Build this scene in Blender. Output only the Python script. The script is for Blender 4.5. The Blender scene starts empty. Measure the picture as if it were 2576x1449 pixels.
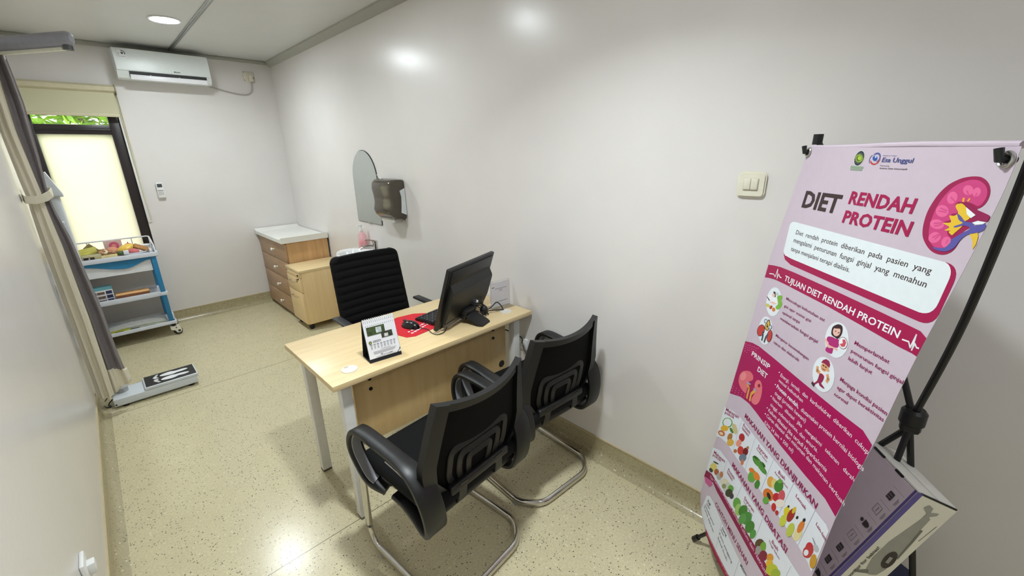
import bpy, bmesh, math, random
from mathutils import Vector, Matrix, noise
random.seed(7)
PI = math.pi
scene = bpy.context.scene
C = scene.collection

# ------------------------------------------------------------------ camera
cam_data = bpy.data.cameras.new('camera')
cam = bpy.data.objects.new('camera', cam_data)
C.objects.link(cam)
cam_data.sensor_fit = 'HORIZONTAL'
cam_data.sensor_width = 36.0
cam_data.lens = 36.0 * 1058.997 / 2576.0
cam_data.clip_start = 0.02
_X = Vector((0.7124, -0.7015, -0.0189)); _Y = Vector((0.2273, 0.2052, 0.9519)); _Z = Vector((-0.6640, -0.6824, 0.3057))
cam.matrix_world = Matrix(((_X[0], _Y[0], _Z[0], 0), (_X[1], _Y[1], _Z[1], 0), (_X[2], _Y[2], _Z[2], 1.6), (0, 0, 0, 1)))
scene.camera = cam

# ------------------------------------------------------------------ sky, exposure
w = bpy.data.worlds.new('sky'); scene.world = w; w.use_nodes = True
nt = w.node_tree; nt.nodes.clear()
wo = nt.nodes.new('ShaderNodeOutputWorld'); bg = nt.nodes.new('ShaderNodeBackground')
sk = nt.nodes.new('ShaderNodeTexSky'); sk.sky_type = 'HOSEK_WILKIE'; sk.turbidity = 6.0
sk.sun_direction = Vector((0.3, 0.5, 0.8)).normalized()
mixw = nt.nodes.new('ShaderNodeMix'); mixw.data_type = 'RGBA'; mixw.inputs[0].default_value = 0.8
mixw.inputs[7].default_value = (1.0, 0.98, 0.93, 1)
nt.links.new(sk.outputs[0], mixw.inputs[6]); nt.links.new(mixw.outputs[2], bg.inputs[0])
bg.inputs[1].default_value = 5.1
nt.links.new(bg.outputs[0], wo.inputs[0])
scene.view_settings.view_transform = 'Standard'
scene.view_settings.look = 'None'
scene.view_settings.exposure = 0.0
scene.view_settings.gamma = 1.0
scene.view_settings.use_curve_mapping = False

# ------------------------------------------------------------------ materials
def lin(c):
    return tuple((x/255/12.92 if x/255 <= 0.04045 else ((x/255+0.055)/1.055)**2.4) for x in c)
MATS = {}
def pm(name, rgb, rough=0.5, metal=0.0, var=0.04, scale=30.0, bump=0.0, bscale=200.0, spec=0.5, stretch=None, trans=0.0, alpha=1.0, emit=0.0, coat=0.0, sheen=0.0):
    if name in MATS: return MATS[name]
    m = bpy.data.materials.new(name); m.use_nodes = True
    n = m.node_tree.nodes; l = m.node_tree.links; p = n['Principled BSDF']
    col = lin(rgb)
    tc = n.new('ShaderNodeTexCoord'); src = tc.outputs['Object']
    if stretch:
        mp = n.new('ShaderNodeMapping'); mp.inputs['Scale'].default_value = stretch
        l.new(src, mp.inputs[0]); src = mp.outputs[0]
    nz = n.new('ShaderNodeTexNoise'); nz.inputs['Scale'].default_value = scale; nz.inputs['Detail'].default_value = 4
    l.new(src, nz.inputs['Vector'])
    rp = n.new('ShaderNodeValToRGB')
    rp.color_ramp.elements[0].position = 0.3; rp.color_ramp.elements[1].position = 0.7
    rp.color_ramp.elements[0].color = tuple(max(0, x*(1-var)) for x in col)+(1,)
    rp.color_ramp.elements[1].color = tuple(min(1, x*(1+var)) for x in col)+(1,)
    l.new(nz.outputs['Fac'], rp.inputs[0]); l.new(rp.outputs[0], p.inputs['Base Color'])
    p.inputs['Roughness'].default_value = rough; p.inputs['Metallic'].default_value = metal
    p.inputs['Specular IOR Level'].default_value = spec
    p.inputs['Transmission Weight'].default_value = trans; p.inputs['Alpha'].default_value = alpha
    p.inputs['Coat Weight'].default_value = coat; p.inputs['Sheen Weight'].default_value = sheen
    if emit:
        l.new(rp.outputs[0], p.inputs['Emission Color']); p.inputs['Emission Strength'].default_value = emit
    if bump:
        nb = n.new('ShaderNodeTexNoise'); nb.inputs['Scale'].default_value = bscale; nb.inputs['Detail'].default_value = 3
        l.new(tc.outputs['Object'], nb.inputs['Vector'])
        bp = n.new('ShaderNodeBump'); bp.inputs['Strength'].default_value = bump; bp.inputs['Distance'].default_value = 0.002
        l.new(nb.outputs['Fac'], bp.inputs['Height']); l.new(bp.outputs[0], p.inputs['Normal'])
    MATS[name] = m
    return m

def wood(name, a, b, axis, scale=6.0, rough=0.35, strips=0.0):
    if name in MATS: return MATS[name]
    m = bpy.data.materials.new(name); m.use_nodes = True
    n = m.node_tree.nodes; l = m.node_tree.links; p = n['Principled BSDF']
    tc = n.new('ShaderNodeTexCoord'); mp = n.new('ShaderNodeMapping')
    sc = [14.0, 14.0, 14.0]; sc[axis] = 0.9
    mp.inputs['Scale'].default_value = sc; l.new(tc.outputs['Object'], mp.inputs[0])
    nz = n.new('ShaderNodeTexNoise'); nz.inputs['Scale'].default_value = scale; nz.inputs['Detail'].default_value = 6; nz.inputs['Roughness'].default_value = 0.6
    l.new(mp.outputs[0], nz.inputs['Vector'])
    rp = n.new('ShaderNodeValToRGB'); rp.color_ramp.elements[0].position = 0.3; rp.color_ramp.elements[1].position = 0.7
    rp.color_ramp.elements[0].color = lin(a)+(1,); rp.color_ramp.elements[1].color = lin(b)+(1,)
    l.new(nz.outputs['Fac'], rp.inputs[0]); out = rp.outputs[0]
    if strips:
        vz = n.new('ShaderNodeTexVoronoi'); vz.inputs['Scale'].default_value = 1.0
        mp2 = n.new('ShaderNodeMapping'); s2 = [strips]*3; s2[axis] = 1.2; mp2.inputs['Scale'].default_value = s2
        l.new(tc.outputs['Object'], mp2.inputs[0]); l.new(mp2.outputs[0], vz.inputs['Vector'])
        hs = n.new('ShaderNodeHueSaturation'); l.new(out, hs.inputs['Color'])
        ma = n.new('ShaderNodeMath'); ma.operation = 'MULTIPLY_ADD'; ma.inputs[1].default_value = 0.22; ma.inputs[2].default_value = 0.86
        l.new(vz.outputs['Color'], ma.inputs[0]); l.new(ma.outputs[0], hs.inputs['Value']); out = hs.outputs[0]
    l.new(out, p.inputs['Base Color']); p.inputs['Roughness'].default_value = rough
    MATS[name] = m
    return m

def vinyl(name, rgb, seams=True):
    m = bpy.data.materials.new(name); m.use_nodes = True
    n = m.node_tree.nodes; l = m.node_tree.links; p = n['Principled BSDF']
    tc = n.new('ShaderNodeTexCoord'); V = tc.outputs['Object']
    def noise_(s, d=3):
        z = n.new('ShaderNodeTexNoise'); z.inputs['Scale'].default_value = s; z.inputs['Detail'].default_value = d; l.new(V, z.inputs['Vector']); return z.outputs['Fac']
    def ramp(f, p0, c0, p1, c1):
        r = n.new('ShaderNodeValToRGB'); r.color_ramp.elements[0].position = p0; r.color_ramp.elements[1].position = p1
        r.color_ramp.elements[0].color = c0; r.color_ramp.elements[1].color = c1; l.new(f, r.inputs[0]); return r.outputs[0]
    def mix(f, a, b):
        x = n.new('ShaderNodeMix'); x.data_type = 'RGBA'
        for s, v in ((0, f), (6, a), (7, b)):
            if hasattr(v, 'links'): l.new(v, x.inputs[s])
            else: x.inputs[s].default_value = v
        return x.outputs[2]
    c = lin(rgb)
    base = ramp(noise_(9.0), 0.3, tuple(x*0.93 for x in c)+(1,), 0.7, tuple(x*1.05 for x in c)+(1,))
    fine = ramp(noise_(110.0, 2), 0.42, tuple(x*0.86 for x in c)+(1,), 0.6, tuple(x*1.08 for x in c)+(1,))
    col = mix(0.5, base, fine)
    def specks(scale, thr, seed, colr, col):
        vo = n.new('ShaderNodeTexVoronoi'); vo.inputs['Scale'].default_value = scale
        mp = n.new('ShaderNodeMapping'); mp.inputs['Location'].default_value = (seed, seed*1.7, seed*0.3); l.new(V, mp.inputs[0])
        nz = n.new('ShaderNodeTexNoise'); nz.inputs['Scale'].default_value = scale*1.4; l.new(mp.outputs[0], nz.inputs['Vector'])
        ad = n.new('ShaderNodeMixRGB'); ad.blend_type = 'ADD'; ad.inputs[0].default_value = 0.014*40/scale; l.new(mp.outputs[0], ad.inputs[1]); l.new(nz.outputs['Color'], ad.inputs[2])
        l.new(ad.outputs[0], vo.inputs['Vector'])
        sep = n.new('ShaderNodeSeparateColor'); l.new(vo.outputs['Color'], sep.inputs[0])
        lt = n.new('ShaderNodeMath'); lt.operation = 'LESS_THAN'; lt.inputs[1].default_value = thr; l.new(sep.outputs[0], lt.inputs[0])
        ds = n.new('ShaderNodeMath'); ds.operation = 'LESS_THAN'; ds.inputs[1].default_value = 0.30; l.new(vo.outputs['Distance'], ds.inputs[0])
        mu = n.new('ShaderNodeMath'); mu.operation = 'MULTIPLY'; l.new(lt.outputs[0], mu.inputs[0]); l.new(ds.outputs[0], mu.inputs[1])
        return mix(mu.outputs[0], col, lin(colr)+(1,))
    col = specks(95.0, 0.10, 3.1, (150, 142, 120), col)
    col = specks(80.0, 0.10, 9.3, (222, 215, 186), col)
    col = specks(110.0, 0.075, 17.0, (92, 84, 72), col)
    col = specks(150.0, 0.05, 31.0, (70, 62, 54), col)
    if seams:
        sx = n.new('ShaderNodeSeparateXYZ'); l.new(V, sx.inputs[0])
        tot = None
        for y0 in (1.605, 3.56):
            s = n.new('ShaderNodeMath'); s.operation = 'SUBTRACT'; s.inputs[1].default_value = y0; l.new(sx.outputs[1], s.inputs[0])
            a = n.new('ShaderNodeMath'); a.operation = 'ABSOLUTE'; l.new(s.outputs[0], a.inputs[0])
            t = n.new('ShaderNodeMath'); t.operation = 'LESS_THAN'; t.inputs[1].default_value = 0.0022; l.new(a.outputs[0], t.inputs[0])
            if tot is None: tot = t.outputs[0]
            else:
                mx = n.new('ShaderNodeMath'); mx.operation = 'MAXIMUM'; l.new(tot, mx.inputs[0]); l.new(t.outputs[0], mx.inputs[1]); tot = mx.outputs[0]
        col = mix(tot, col, lin((122, 112, 84))+(1,))
    l.new(col, p.inputs['Base Color']); p.inputs['Roughness'].default_value = 0.23; p.inputs['Specular IOR Level'].default_value = 0.5
    bp = n.new('ShaderNodeBump'); bp.inputs['Strength'].default_value = 0.09; bp.inputs['Distance'].default_value = 0.003
    l.new(noise_(22.0, 3), bp.inputs['Height']); l.new(bp.outputs[0], p.inputs['Normal'])
    return m

def glow(name, rgb, strength):
    m = bpy.data.materials.new(name); m.use_nodes = True; n = m.node_tree.nodes; n.clear()
    o_ = n.new('ShaderNodeOutputMaterial'); e = n.new('ShaderNodeEmission'); e.inputs[0].default_value = lin(rgb)+(1,); e.inputs[1].default_value = strength
    m.node_tree.links.new(e.outputs[0], o_.inputs[0]); return m

def frosted(name, rgb):
    m = bpy.data.materials.new(name); m.use_nodes = True; n = m.node_tree.nodes; l = m.node_tree.links; n.clear()
    o_ = n.new('ShaderNodeOutputMaterial'); t = n.new('ShaderNodeBsdfTranslucent'); d = n.new('ShaderNodeBsdfPrincipled'); mx = n.new('ShaderNodeMixShader')
    nz = n.new('ShaderNodeTexNoise'); nz.inputs['Scale'].default_value = 3.0
    rp = n.new('ShaderNodeValToRGB'); rp.color_ramp.elements[0].color = tuple(x*0.94 for x in lin(rgb))+(1,); rp.color_ramp.elements[1].color = lin(rgb)+(1,)
    tc = n.new('ShaderNodeTexCoord'); l.new(tc.outputs['Object'], nz.inputs['Vector']); l.new(nz.outputs['Fac'], rp.inputs[0]); l.new(rp.outputs[0], t.inputs[0])
    d.inputs['Base Color'].default_value = (0.8, 0.8, 0.75, 1); d.inputs['Roughness'].default_value = 0.2
    mx.inputs[0].default_value = 0.06
    l.new(t.outputs[0], mx.inputs[1]); l.new(d.outputs[0], mx.inputs[2]); l.new(mx.outputs[0], o_.inputs[0]); return m

def clear(name, rgb=(255, 255, 255), mixf=0.15, rough=0.1):
    """thin clear sheet: mostly transparent with a glossy skin"""
    m = bpy.data.materials.new(name); m.use_nodes = True; n = m.node_tree.nodes; l = m.node_tree.links; n.clear()
    o_ = n.new('ShaderNodeOutputMaterial'); t = n.new('ShaderNodeBsdfTransparent'); d = n.new('ShaderNodeBsdfPrincipled'); mx = n.new('ShaderNodeMixShader')
    t.inputs[0].default_value = lin(rgb)+(1,)
    nz = n.new('ShaderNodeTexNoise'); nz.inputs['Scale'].default_value = 15.0
    ma = n.new('ShaderNodeMath'); ma.operation = 'MULTIPLY_ADD'; ma.inputs[1].default_value = mixf*0.4; ma.inputs[2].default_value = mixf*0.8
    l.new(nz.outputs['Fac'], ma.inputs[0]); l.new(ma.outputs[0], mx.inputs[0])
    d.inputs['Base Color'].default_value = lin(rgb)+(1,); d.inputs['Roughness'].default_value = rough
    l.new(t.outputs[0], mx.inputs[1]); l.new(d.outputs[0], mx.inputs[2]); l.new(mx.outputs[0], o_.inputs[0]); return m

# ------------------------------------------------------------------ mesh builder
def catmull(P, n=6, closed=False):
    P = [Vector(p) for p in P]; out = []; N = len(P)
    rng = range(N if closed else N-1)
    for i in rng:
        g = (lambda k: P[k % N]) if closed else (lambda k: P[max(0, min(N-1, k))])
        a, b, c, d = g(i-1), g(i), g(i+1), g(i+2)
        for k in range(n):
            t = k/n
            out.append(0.5*((2*b)+(c-a)*t+(2*a-5*b+4*c-d)*t*t+(3*b-a-3*c+d)*t**3))
    if not closed: out.append(P[-1])
    return out

def fillet(P, r, n=5):
    """polyline with rounded corners"""
    P = [Vector(p) for p in P]; out = [P[0]]
    for i in range(1, len(P)-1):
        a, b, c = P[i-1], P[i], P[i+1]
        d1 = (a-b); d2 = (c-b); q = min(r, d1.length*0.49, d2.length*0.49)
        s = b+d1.normalized()*q; e = b+d2.normalized()*q
        for k in range(n+1):
            t = k/n; out.append(s*(1-t)**2+b*2*t*(1-t)+e*t*t)
    out.append(P[-1]); return out

def rrect(w_, h_, r, n=6):
    """outline of a rounded rectangle centred on the origin"""
    return [(sx*(w_/2-r)+r*math.cos(a), sy*(h_/2-r)+r*math.sin(a)) for sx, sy, a0 in ((1, 1, 0), (-1, 1, PI/2), (-1, -1, PI), (1, -1, 1.5*PI)) for a in [a0+PI/2*k/n for k in range(n+1)]]

class MB:
    def __init__(s): s.bm = bmesh.new(); s.mats = []
    def mi(s, m):
        if m is None: return 0
        if m not in s.mats: s.mats.append(m)
        return s.mats.index(m)
    def faces_set(s, fs, m):
        i = s.mi(m)
        for f in fs: f.material_index = i
    def box(s, x0, x1, y0, y1, z0, z1, m=None, bev=0.0, seg=2, mat4=None):
        t = bmesh.new()
        v = [t.verts.new(p) for p in ((x0,y0,z0),(x1,y0,z0),(x1,y1,z0),(x0,y1,z0),(x0,y0,z1),(x1,y0,z1),(x1,y1,z1),(x0,y1,z1))]
        for q in ((3,2,1,0),(4,5,6,7),(0,1,5,4),(1,2,6,5),(2,3,7,6),(3,0,4,7)): t.faces.new([v[k] for k in q])
        if bev: bmesh.ops.bevel(t, geom=list(t.edges), offset=bev, segments=seg, profile=0.5, affect='EDGES', clamp_overlap=True)
        s.merge(t, m, mat4); return s
    def merge(s, t, m=None, mat4=None):
        i = s.mi(m); mp = {}
        for v in t.verts: mp[v] = s.bm.verts.new(mat4 @ v.co if mat4 else v.co)
        for f in t.faces:
            try: g = s.bm.faces.new([mp[v] for v in f.verts]); g.material_index = i; g.smooth = True
            except ValueError: pass
        t.free()
    def sweep(s, pts, prof, m=None, side=None, closed=False, caps=True, scales=None, wide=None):
        pts = [Vector(p) for p in pts]; N = len(pts); i_ = s.mi(m); rings = []; prevS = None
        for i, p in enumerate(pts):
            a = pts[(i-1) % N] if (closed or i > 0) else pts[0]
            b = pts[(i+1) % N] if (closed or i < N-1) else pts[-1]
            T = (b-a).normalized()
            if side is not None: S = Vector(side)
            else:
                S = prevS if prevS is not None else (Vector((0, 0, 1)) if abs(T.z) < 0.9 else Vector((1, 0, 0)))
            S = S - T*S.dot(T)
            if S.length < 1e-6: S = T.orthogonal()
            S.normalize(); prevS = S; Nn = T.cross(S)
            k = scales[i] if scales else 1.0
            kw = k*(wide[i] if wide else 1.0)
            rings.append([s.bm.verts.new(p+S*(q[0]*kw)+Nn*(q[1]*k)) for q in prof])
        L = len(prof)
        for i in range(N if closed else N-1):
            r0, r1 = rings[i], rings[(i+1) % N]
            for j in range(L):
                try:
                    f = s.bm.faces.new([r0[j], r0[(j+1) % L], r1[(j+1) % L], r1[j]]); f.material_index = i_; f.smooth = True
                except ValueError: pass
        if caps and not closed:
            for r in (rings[0][::-1], rings[-1]):
                try: f = s.bm.faces.new(r); f.material_index = i_
                except ValueError: pass
        return s
    def tube(s, pts, r, m=None, n=10, closed=False, caps=True, scales=None):
        return s.sweep(pts, [(r*math.cos(2*PI*k/n), r*math.sin(2*PI*k/n)) for k in range(n)], m, None, closed, caps, scales)
    def strip(s, pts, w, h, m=None, side=(1, 0, 0), closed=False, bev=0.25, wide=None):
        b = min(w, h)*bev; a, c = w/2, h/2
        return s.sweep(pts, [(a, c-b), (a-b, c), (-a+b, c), (-a, c-b), (-a, -c+b), (-a+b, -c), (a-b, -c), (a, -c+b)], m, side, closed, wide=wide)
    def lathe(s, prof, m=None, n=24, o=(0, 0, 0), axis='z', sx=1.0, sy=1.0):
        i_ = s.mi(m); rings = []; o = Vector(o)
        for r, z in prof:
            ring = []
            for k in range(n):
                a = 2*PI*k/n; x, y = r*math.cos(a)*sx, r*math.sin(a)*sy
                q = Vector((x, y, z)) if axis == 'z' else (Vector((z, x, y)) if axis == 'x' else Vector((y, z, x)))
                ring.append(s.bm.verts.new(o+q))
            rings.append(ring)
        for i in range(len(rings)-1):
            for k in range(n):
                f = s.bm.faces.new([rings[i][k], rings[i][(k+1) % n], rings[i+1][(k+1) % n], rings[i+1][k]]); f.material_index = i_; f.smooth = True
        flat_ = len(prof) == 2 and prof[0][1] == prof[1][1]
        for r, ok in ((rings[0][::-1], prof[0][0]), (rings[-1], prof[-1][0])):
            if flat_: continue
            if ok > 1e-5:
                f = s.bm.faces.new(r); f.material_index = i_
        return s
    def cyl(s, o, r, h, m=None, axis='z', n=20, bev=0.0):
        if bev: pr = [(r-bev, 0), (r, bev), (r, h-bev), (r-bev, h)]
        else: pr = [(r, 0), (r, h)]
        return s.lathe(pr, m, n, o, axis)
    def ell(s, o, rx, ry, rz, m=None, n=16, k=10, rot=None, fn=None):
        t = bmesh.new(); bmesh.ops.create_uvsphere(t, u_segments=n, v_segments=k, radius=1.0)
        for v in t.verts:
            if fn: v.co *= fn(v.co)
            v.co = Vector((v.co.x*rx, v.co.y*ry, v.co.z*rz))
        M = Matrix.Translation(Vector(o)) @ (rot.to_4x4() if rot else Matrix.Identity(4))
        s.merge(t, m, M); return s
    def prism(s, poly, z0, z1, m=None, mat4=None, bev=0.0):
        t = bmesh.new(); n = len(poly)
        a = [t.verts.new((p[0], p[1], z0)) for p in poly]; b = [t.verts.new((p[0], p[1], z1)) for p in poly]
        t.faces.new(a[::-1]); t.faces.new(b)
        for i in range(n): t.faces.new([a[i], a[(i+1) % n], b[(i+1) % n], b[i]])
        bmesh.ops.recalc_face_normals(t, faces=list(t.faces))
        if bev: bmesh.ops.bevel(t, geom=[e for e in t.edges if len({round(v.co.z, 6) for v in e.verts}) == 1], offset=bev, segments=2, affect='EDGES', clamp_overlap=True)
        s.merge(t, m, mat4); return s
    def grid(s, fn, nu, nv, m=None, mfn=None):
        """fn(u,v) -> point for u,v in 0..1"""
        V = [[s.bm.verts.new(fn(i/nu, j/nv)) for i in range(nu+1)] for j in range(nv+1)]
        for j in range(nv):
            for i in range(nu):
                f = s.bm.faces.new([V[j][i], V[j][i+1], V[j+1][i+1], V[j+1][i]]); f.smooth = True
                f.material_index = s.mi(mfn((i+.5)/nu, (j+.5)/nv) if mfn else m)
        return s
    def shell(s, fn, nu, nv, th, m=None):
        """closed slab: fn(u,v) front point, th vector (or function) to the back"""
        A = [[Vector(fn(i/nu, j/nv)) for i in range(nu+1)] for j in range(nv+1)]
        tf = th if callable(th) else (lambda u, v: Vector(th))
        F = [[s.bm.verts.new(p) for p in r] for r in A]
        B = [[s.bm.verts.new(A[j][i]+tf(i/nu, j/nv)) for i in range(nu+1)] for j in range(nv+1)]
        k = s.mi(m)
        def fc(q):
            try: f = s.bm.faces.new(q); f.material_index = k; f.smooth = True
            except ValueError: pass
        for j in range(nv):
            for i in range(nu):
                fc([F[j][i], F[j][i+1], F[j+1][i+1], F[j+1][i]]); fc([B[j][i+1], B[j][i], B[j+1][i], B[j+1][i+1]])
        for i in range(nu):
            fc([B[0][i], B[0][i+1], F[0][i+1], F[0][i]]); fc([F[nv][i], F[nv][i+1], B[nv][i+1], B[nv][i]])
        for j in range(nv):
            fc([F[j][0], F[j+1][0], B[j+1][0], B[j][0]]); fc([B[j][nu], B[j+1][nu], F[j+1][nu], F[j][nu]])
        return s
    def flat(s, pts, m=None):
        """one flat face given in 3-D"""
        try:
            f = s.bm.faces.new([s.bm.verts.new(p) for p in pts]); f.material_index = s.mi(m)
        except ValueError: pass
        return s
    def build(s, name, m=None, parent=None, ang=35, sub=0, loc=None):
        me = bpy.data.meshes.new(name)
        if m is not None and not s.mats: s.mats = [m]
        bmesh.ops.recalc_face_normals(s.bm, faces=list(s.bm.faces))
        s.bm.to_mesh(me); s.bm.free()
        for q in s.mats: me.materials.append(q)
        for p in me.polygons: p.use_smooth = True
        me.set_sharp_from_angle(angle=math.radians(ang))
        o = bpy.data.objects.new(name, me); C.objects.link(o)
        if parent: o.parent = parent
        if loc: o.location = loc
        if sub:
            md = o.modifiers.new('smooth', 'SUBSURF'); md.levels = sub; md.render_levels = sub
        return o

def tag(o, label=None, cat=None, group=None, kind=None):
    if label: o['label'] = label
    if cat: o['category'] = cat
    if group: o['group'] = group
    if kind: o['kind'] = kind
    return o
def thing(name, label, cat, loc=(0, 0, 0), rz=0.0, group=None):
    o = bpy.data.objects.new(name, None); C.objects.link(o); o.empty_display_size = 0.05
    o.location = loc; o.rotation_euler = (0, 0, rz)
    return tag(o, label, cat, group)
def struct(name, mb, m=None, parent=None, label=None):
    o = mb.build(name, m, parent)
    if not parent: o['kind'] = 'structure'
    if label: o['label'] = label
    return o

_txt = {}
def glyphs(st, bold=0):
    """outline of a line of lettering: (verts, faces, width), cap height 1, baseline at 0"""
    k = (st, bold)
    if k in _txt: return _txt[k]
    cu = bpy.data.curves.new('lettering', 'FONT'); cu.body = st; cu.size = 1.0; cu.resolution_u = 2
    cu.offset = (0.006, 0.018, 0.034)[bold]
    cu.space_character = 1.0 if bold < 2 else 1.04
    o = bpy.data.objects.new('lettering', cu)
    me = bpy.data.meshes.new_from_object(o)
    V = [(v.co.x/0.73, v.co.y/0.73) for v in me.vertices]; F = [tuple(p.vertices) for p in me.polygons]
    W = max([v[0] for v in V] or [1])
    bpy.data.objects.remove(o); bpy.data.curves.remove(cu); bpy.data.meshes.remove(me)
    _txt[k] = (V, F, W); return _txt[k]
def lettering(mb, st, at, width, height, m, bold=0, path=None):
    """at(x, y) -> point on the surface, x along the line in metres, y up"""
    V, F, W = glyphs(st, bold); i_ = mb.mi(m)
    vs = [mb.bm.verts.new(at(x/W*width, y*height)) for x, y in V]
    for f in F:
        try: g = mb.bm.faces.new([vs[q] for q in f]); g.material_index = i_
        except ValueError: pass
# ------------------------------------------------------------------ palette
WALL = pm('wall_paint', (226, 222, 219), 0.26, var=0.015, scale=4, bump=0.11, bscale=48, spec=0.5)
CEIL = pm('ceiling_panel', (216, 216, 213), 0.33, var=0.02, scale=3, bump=0.06, bscale=9, spec=0.5)
FLOOR = vinyl('speckled_vinyl', (208, 198, 163))
COVE = vinyl('skirting_vinyl', (176, 165, 132), seams=False)
CAP = pm('skirting_cap', (196, 180, 142), 0.4)
GREYTRIM = pm('grey_cornice', (168, 168, 158), 0.45, var=0.03)
ALU = pm('aluminium', (190, 190, 186), 0.28, 0.9)
WHITEP = pm('white_plastic', (232, 232, 230), 0.35, var=0.02)
ACW = pm('air_conditioner_white', (226, 232, 230), 0.3, var=0.015)
DARKFRAME = pm('dark_frame', (40, 33, 34), 0.35, var=0.06)
CREAMP = pm('cream_plastic', (222, 216, 198), 0.35, var=0.02)
BLACKP = pm('black_plastic', (16, 16, 17), 0.42, var=0.1)
BLACKG = pm('black_gloss', (16, 16, 17), 0.25, var=0.1)
BLACKF = pm('black_fabric', (20, 20, 21), 0.95, var=0.25, scale=300, bump=0.4, bscale=900, spec=0.2)
MESHF = pm('black_mesh', (15, 14, 14), 0.9, var=0.3, scale=500, bump=0.3, bscale=1200, spec=0.15)
CHROME = pm('chrome', (200, 198, 194), 0.12, 1.0, var=0.03)
DARKGREY = pm('dark_grey', (70, 70, 72), 0.5)
MIDGREY = pm('mid_grey', (140, 140, 142), 0.5)
MAPLE = wood('maple_laminate', (223, 196, 146), (234, 211, 165), 0, 2.5, 0.32)
MAPLEV = wood('maple_panel', (212, 180, 126), (222, 192, 140), 2, 2.5, 0.35)
PEDW = wood('pedestal_maple', (232, 200, 146), (240, 212, 162), 2, 2.5, 0.35)
OAK = wood('oak_fronts', (158, 124, 92), (186, 154, 120), 1, 7.0, 0.4)
OAKS = wood('oak_side', (196, 152, 100), (216, 176, 124), 2, 3.0, 0.4, strips=9.0)
CERAMIC = pm('ceramic', (238, 240, 240), 0.08, var=0.01, coat=0.5)
INK = pm('ink', (40, 38, 44), 0.6)
INKG = pm('faint_ink', (150, 150, 156), 0.6)
PAPER = pm('paper', (238, 238, 242), 0.6, var=0.01)
BLUE = pm('trolley_blue', (38, 122, 170), 0.35)
TROLW = pm('trolley_white', (214, 219, 230), 0.35, var=0.02)
CABLE = pm('cable_black', (18, 18, 20), 0.5)

W, D, H, L, F0 = 1.67, 5.33, 2.557, -0.278, -1.35
# ------------------------------------------------------------------ setting
struct('floor', MB().box(L-.1, W+.1, F0-.1, D+.1, -0.1, 0, FLOOR))
struct('ceiling', MB().box(L-.1, W+.1, F0-.1, D+.1, H, H+.1, CEIL))
struct('wall_right', MB().box(W, W+.1, F0-.1, D+.1, 0, H, WALL))
struct('wall_left', MB().box(L-.1, L, F0-.1, D+.1, 0, H, WALL))
struct('wall_front', MB().box(L, W, F0-.1, F0, 0, H, WALL))
wx0, wx1, wz0, wz1 = -0.262, 0.338, 0.70, 2.14
wb = MB()
wb.box(L, W, D, D+.14, wz1, H, WALL); wb.box(L, W, D, D+.14, 0, wz0, WALL)
wb.box(L, wx0, D, D+.14, wz0, wz1, WALL); wb.box(wx1, W, D, D+.14, wz0, wz1, WALL)
struct('wall_back', wb)
# skirting: coved vinyl with a thin cap
def skirting(name, a, b, nrm):
    a, b, nrm = Vector(a), Vector(b), Vector(nrm); mb = MB()
    prof = [(0, 0.118), (0.004, 0.118), (0.004, 0.045), (0.008, 0.026), (0.018, 0.012), (0.034, 0.004), (0.05, 0.0008), (0, 0.0008)]
    V = [[mb.bm.verts.new(p+nrm*q[0]+Vector((0, 0, q[1]))) for q in prof] for p in (a, b)]
    n = len(prof)
    for j in range(n):
        f = mb.bm.faces.new([V[0][j], V[0][(j+1) % n], V[1][(j+1) % n], V[1][j]]); f.material_index = mb.mi(COVE)
    mb.bm.faces.new(V[0][::-1]); mb.bm.faces.new(V[1])
    d = (b-a); m_ = MB()
    c0 = a+Vector((0, 0, 0.117)); c1 = b+Vector((0, 0, 0.117))
    mb.sweep([c0+nrm*0.003, c1+nrm*0.003], [(-0.003, -0.003), (0.003, -0.003), (0.003, 0.004), (-0.003, 0.004)], CAP, side=nrm)
    return struct(name, mb)
skirting('baseboard_right', (W, F0, 0), (W, D, 0), (-1, 0, 0))
skirting('baseboard_back', (L, D, 0), (W, D, 0), (0, -1, 0))
skirting('baseboard_left', (L, F0, 0), (L, D, 0), (1, 0, 0))
# cornice along right wall and back wall, and the ceiling joint strip
struct('trim_1', MB().prism([(W, H), (W-0.055, H), (W-0.052, H-0.012), (W-0.012, H-0.044), (W, H-0.048)], -D, -F0, GREYTRIM, Matrix(((1,0,0,0),(0,0,-1,0),(0,1,0,0),(0,0,0,1)))))
struct('trim_2', MB().box(L, W-.04, D-.035, D, H-.03, H, GREYTRIM, 0.008))
t3 = MB(); t3.box(0.803, 0.837, F0, D-.03, H-.006, H, ALU, 0.003); t3.box(0.813, 0.827, F0, D-.03, H-.012, H-.004, ALU, 0.003)
struct('trim_3', t3)
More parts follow.
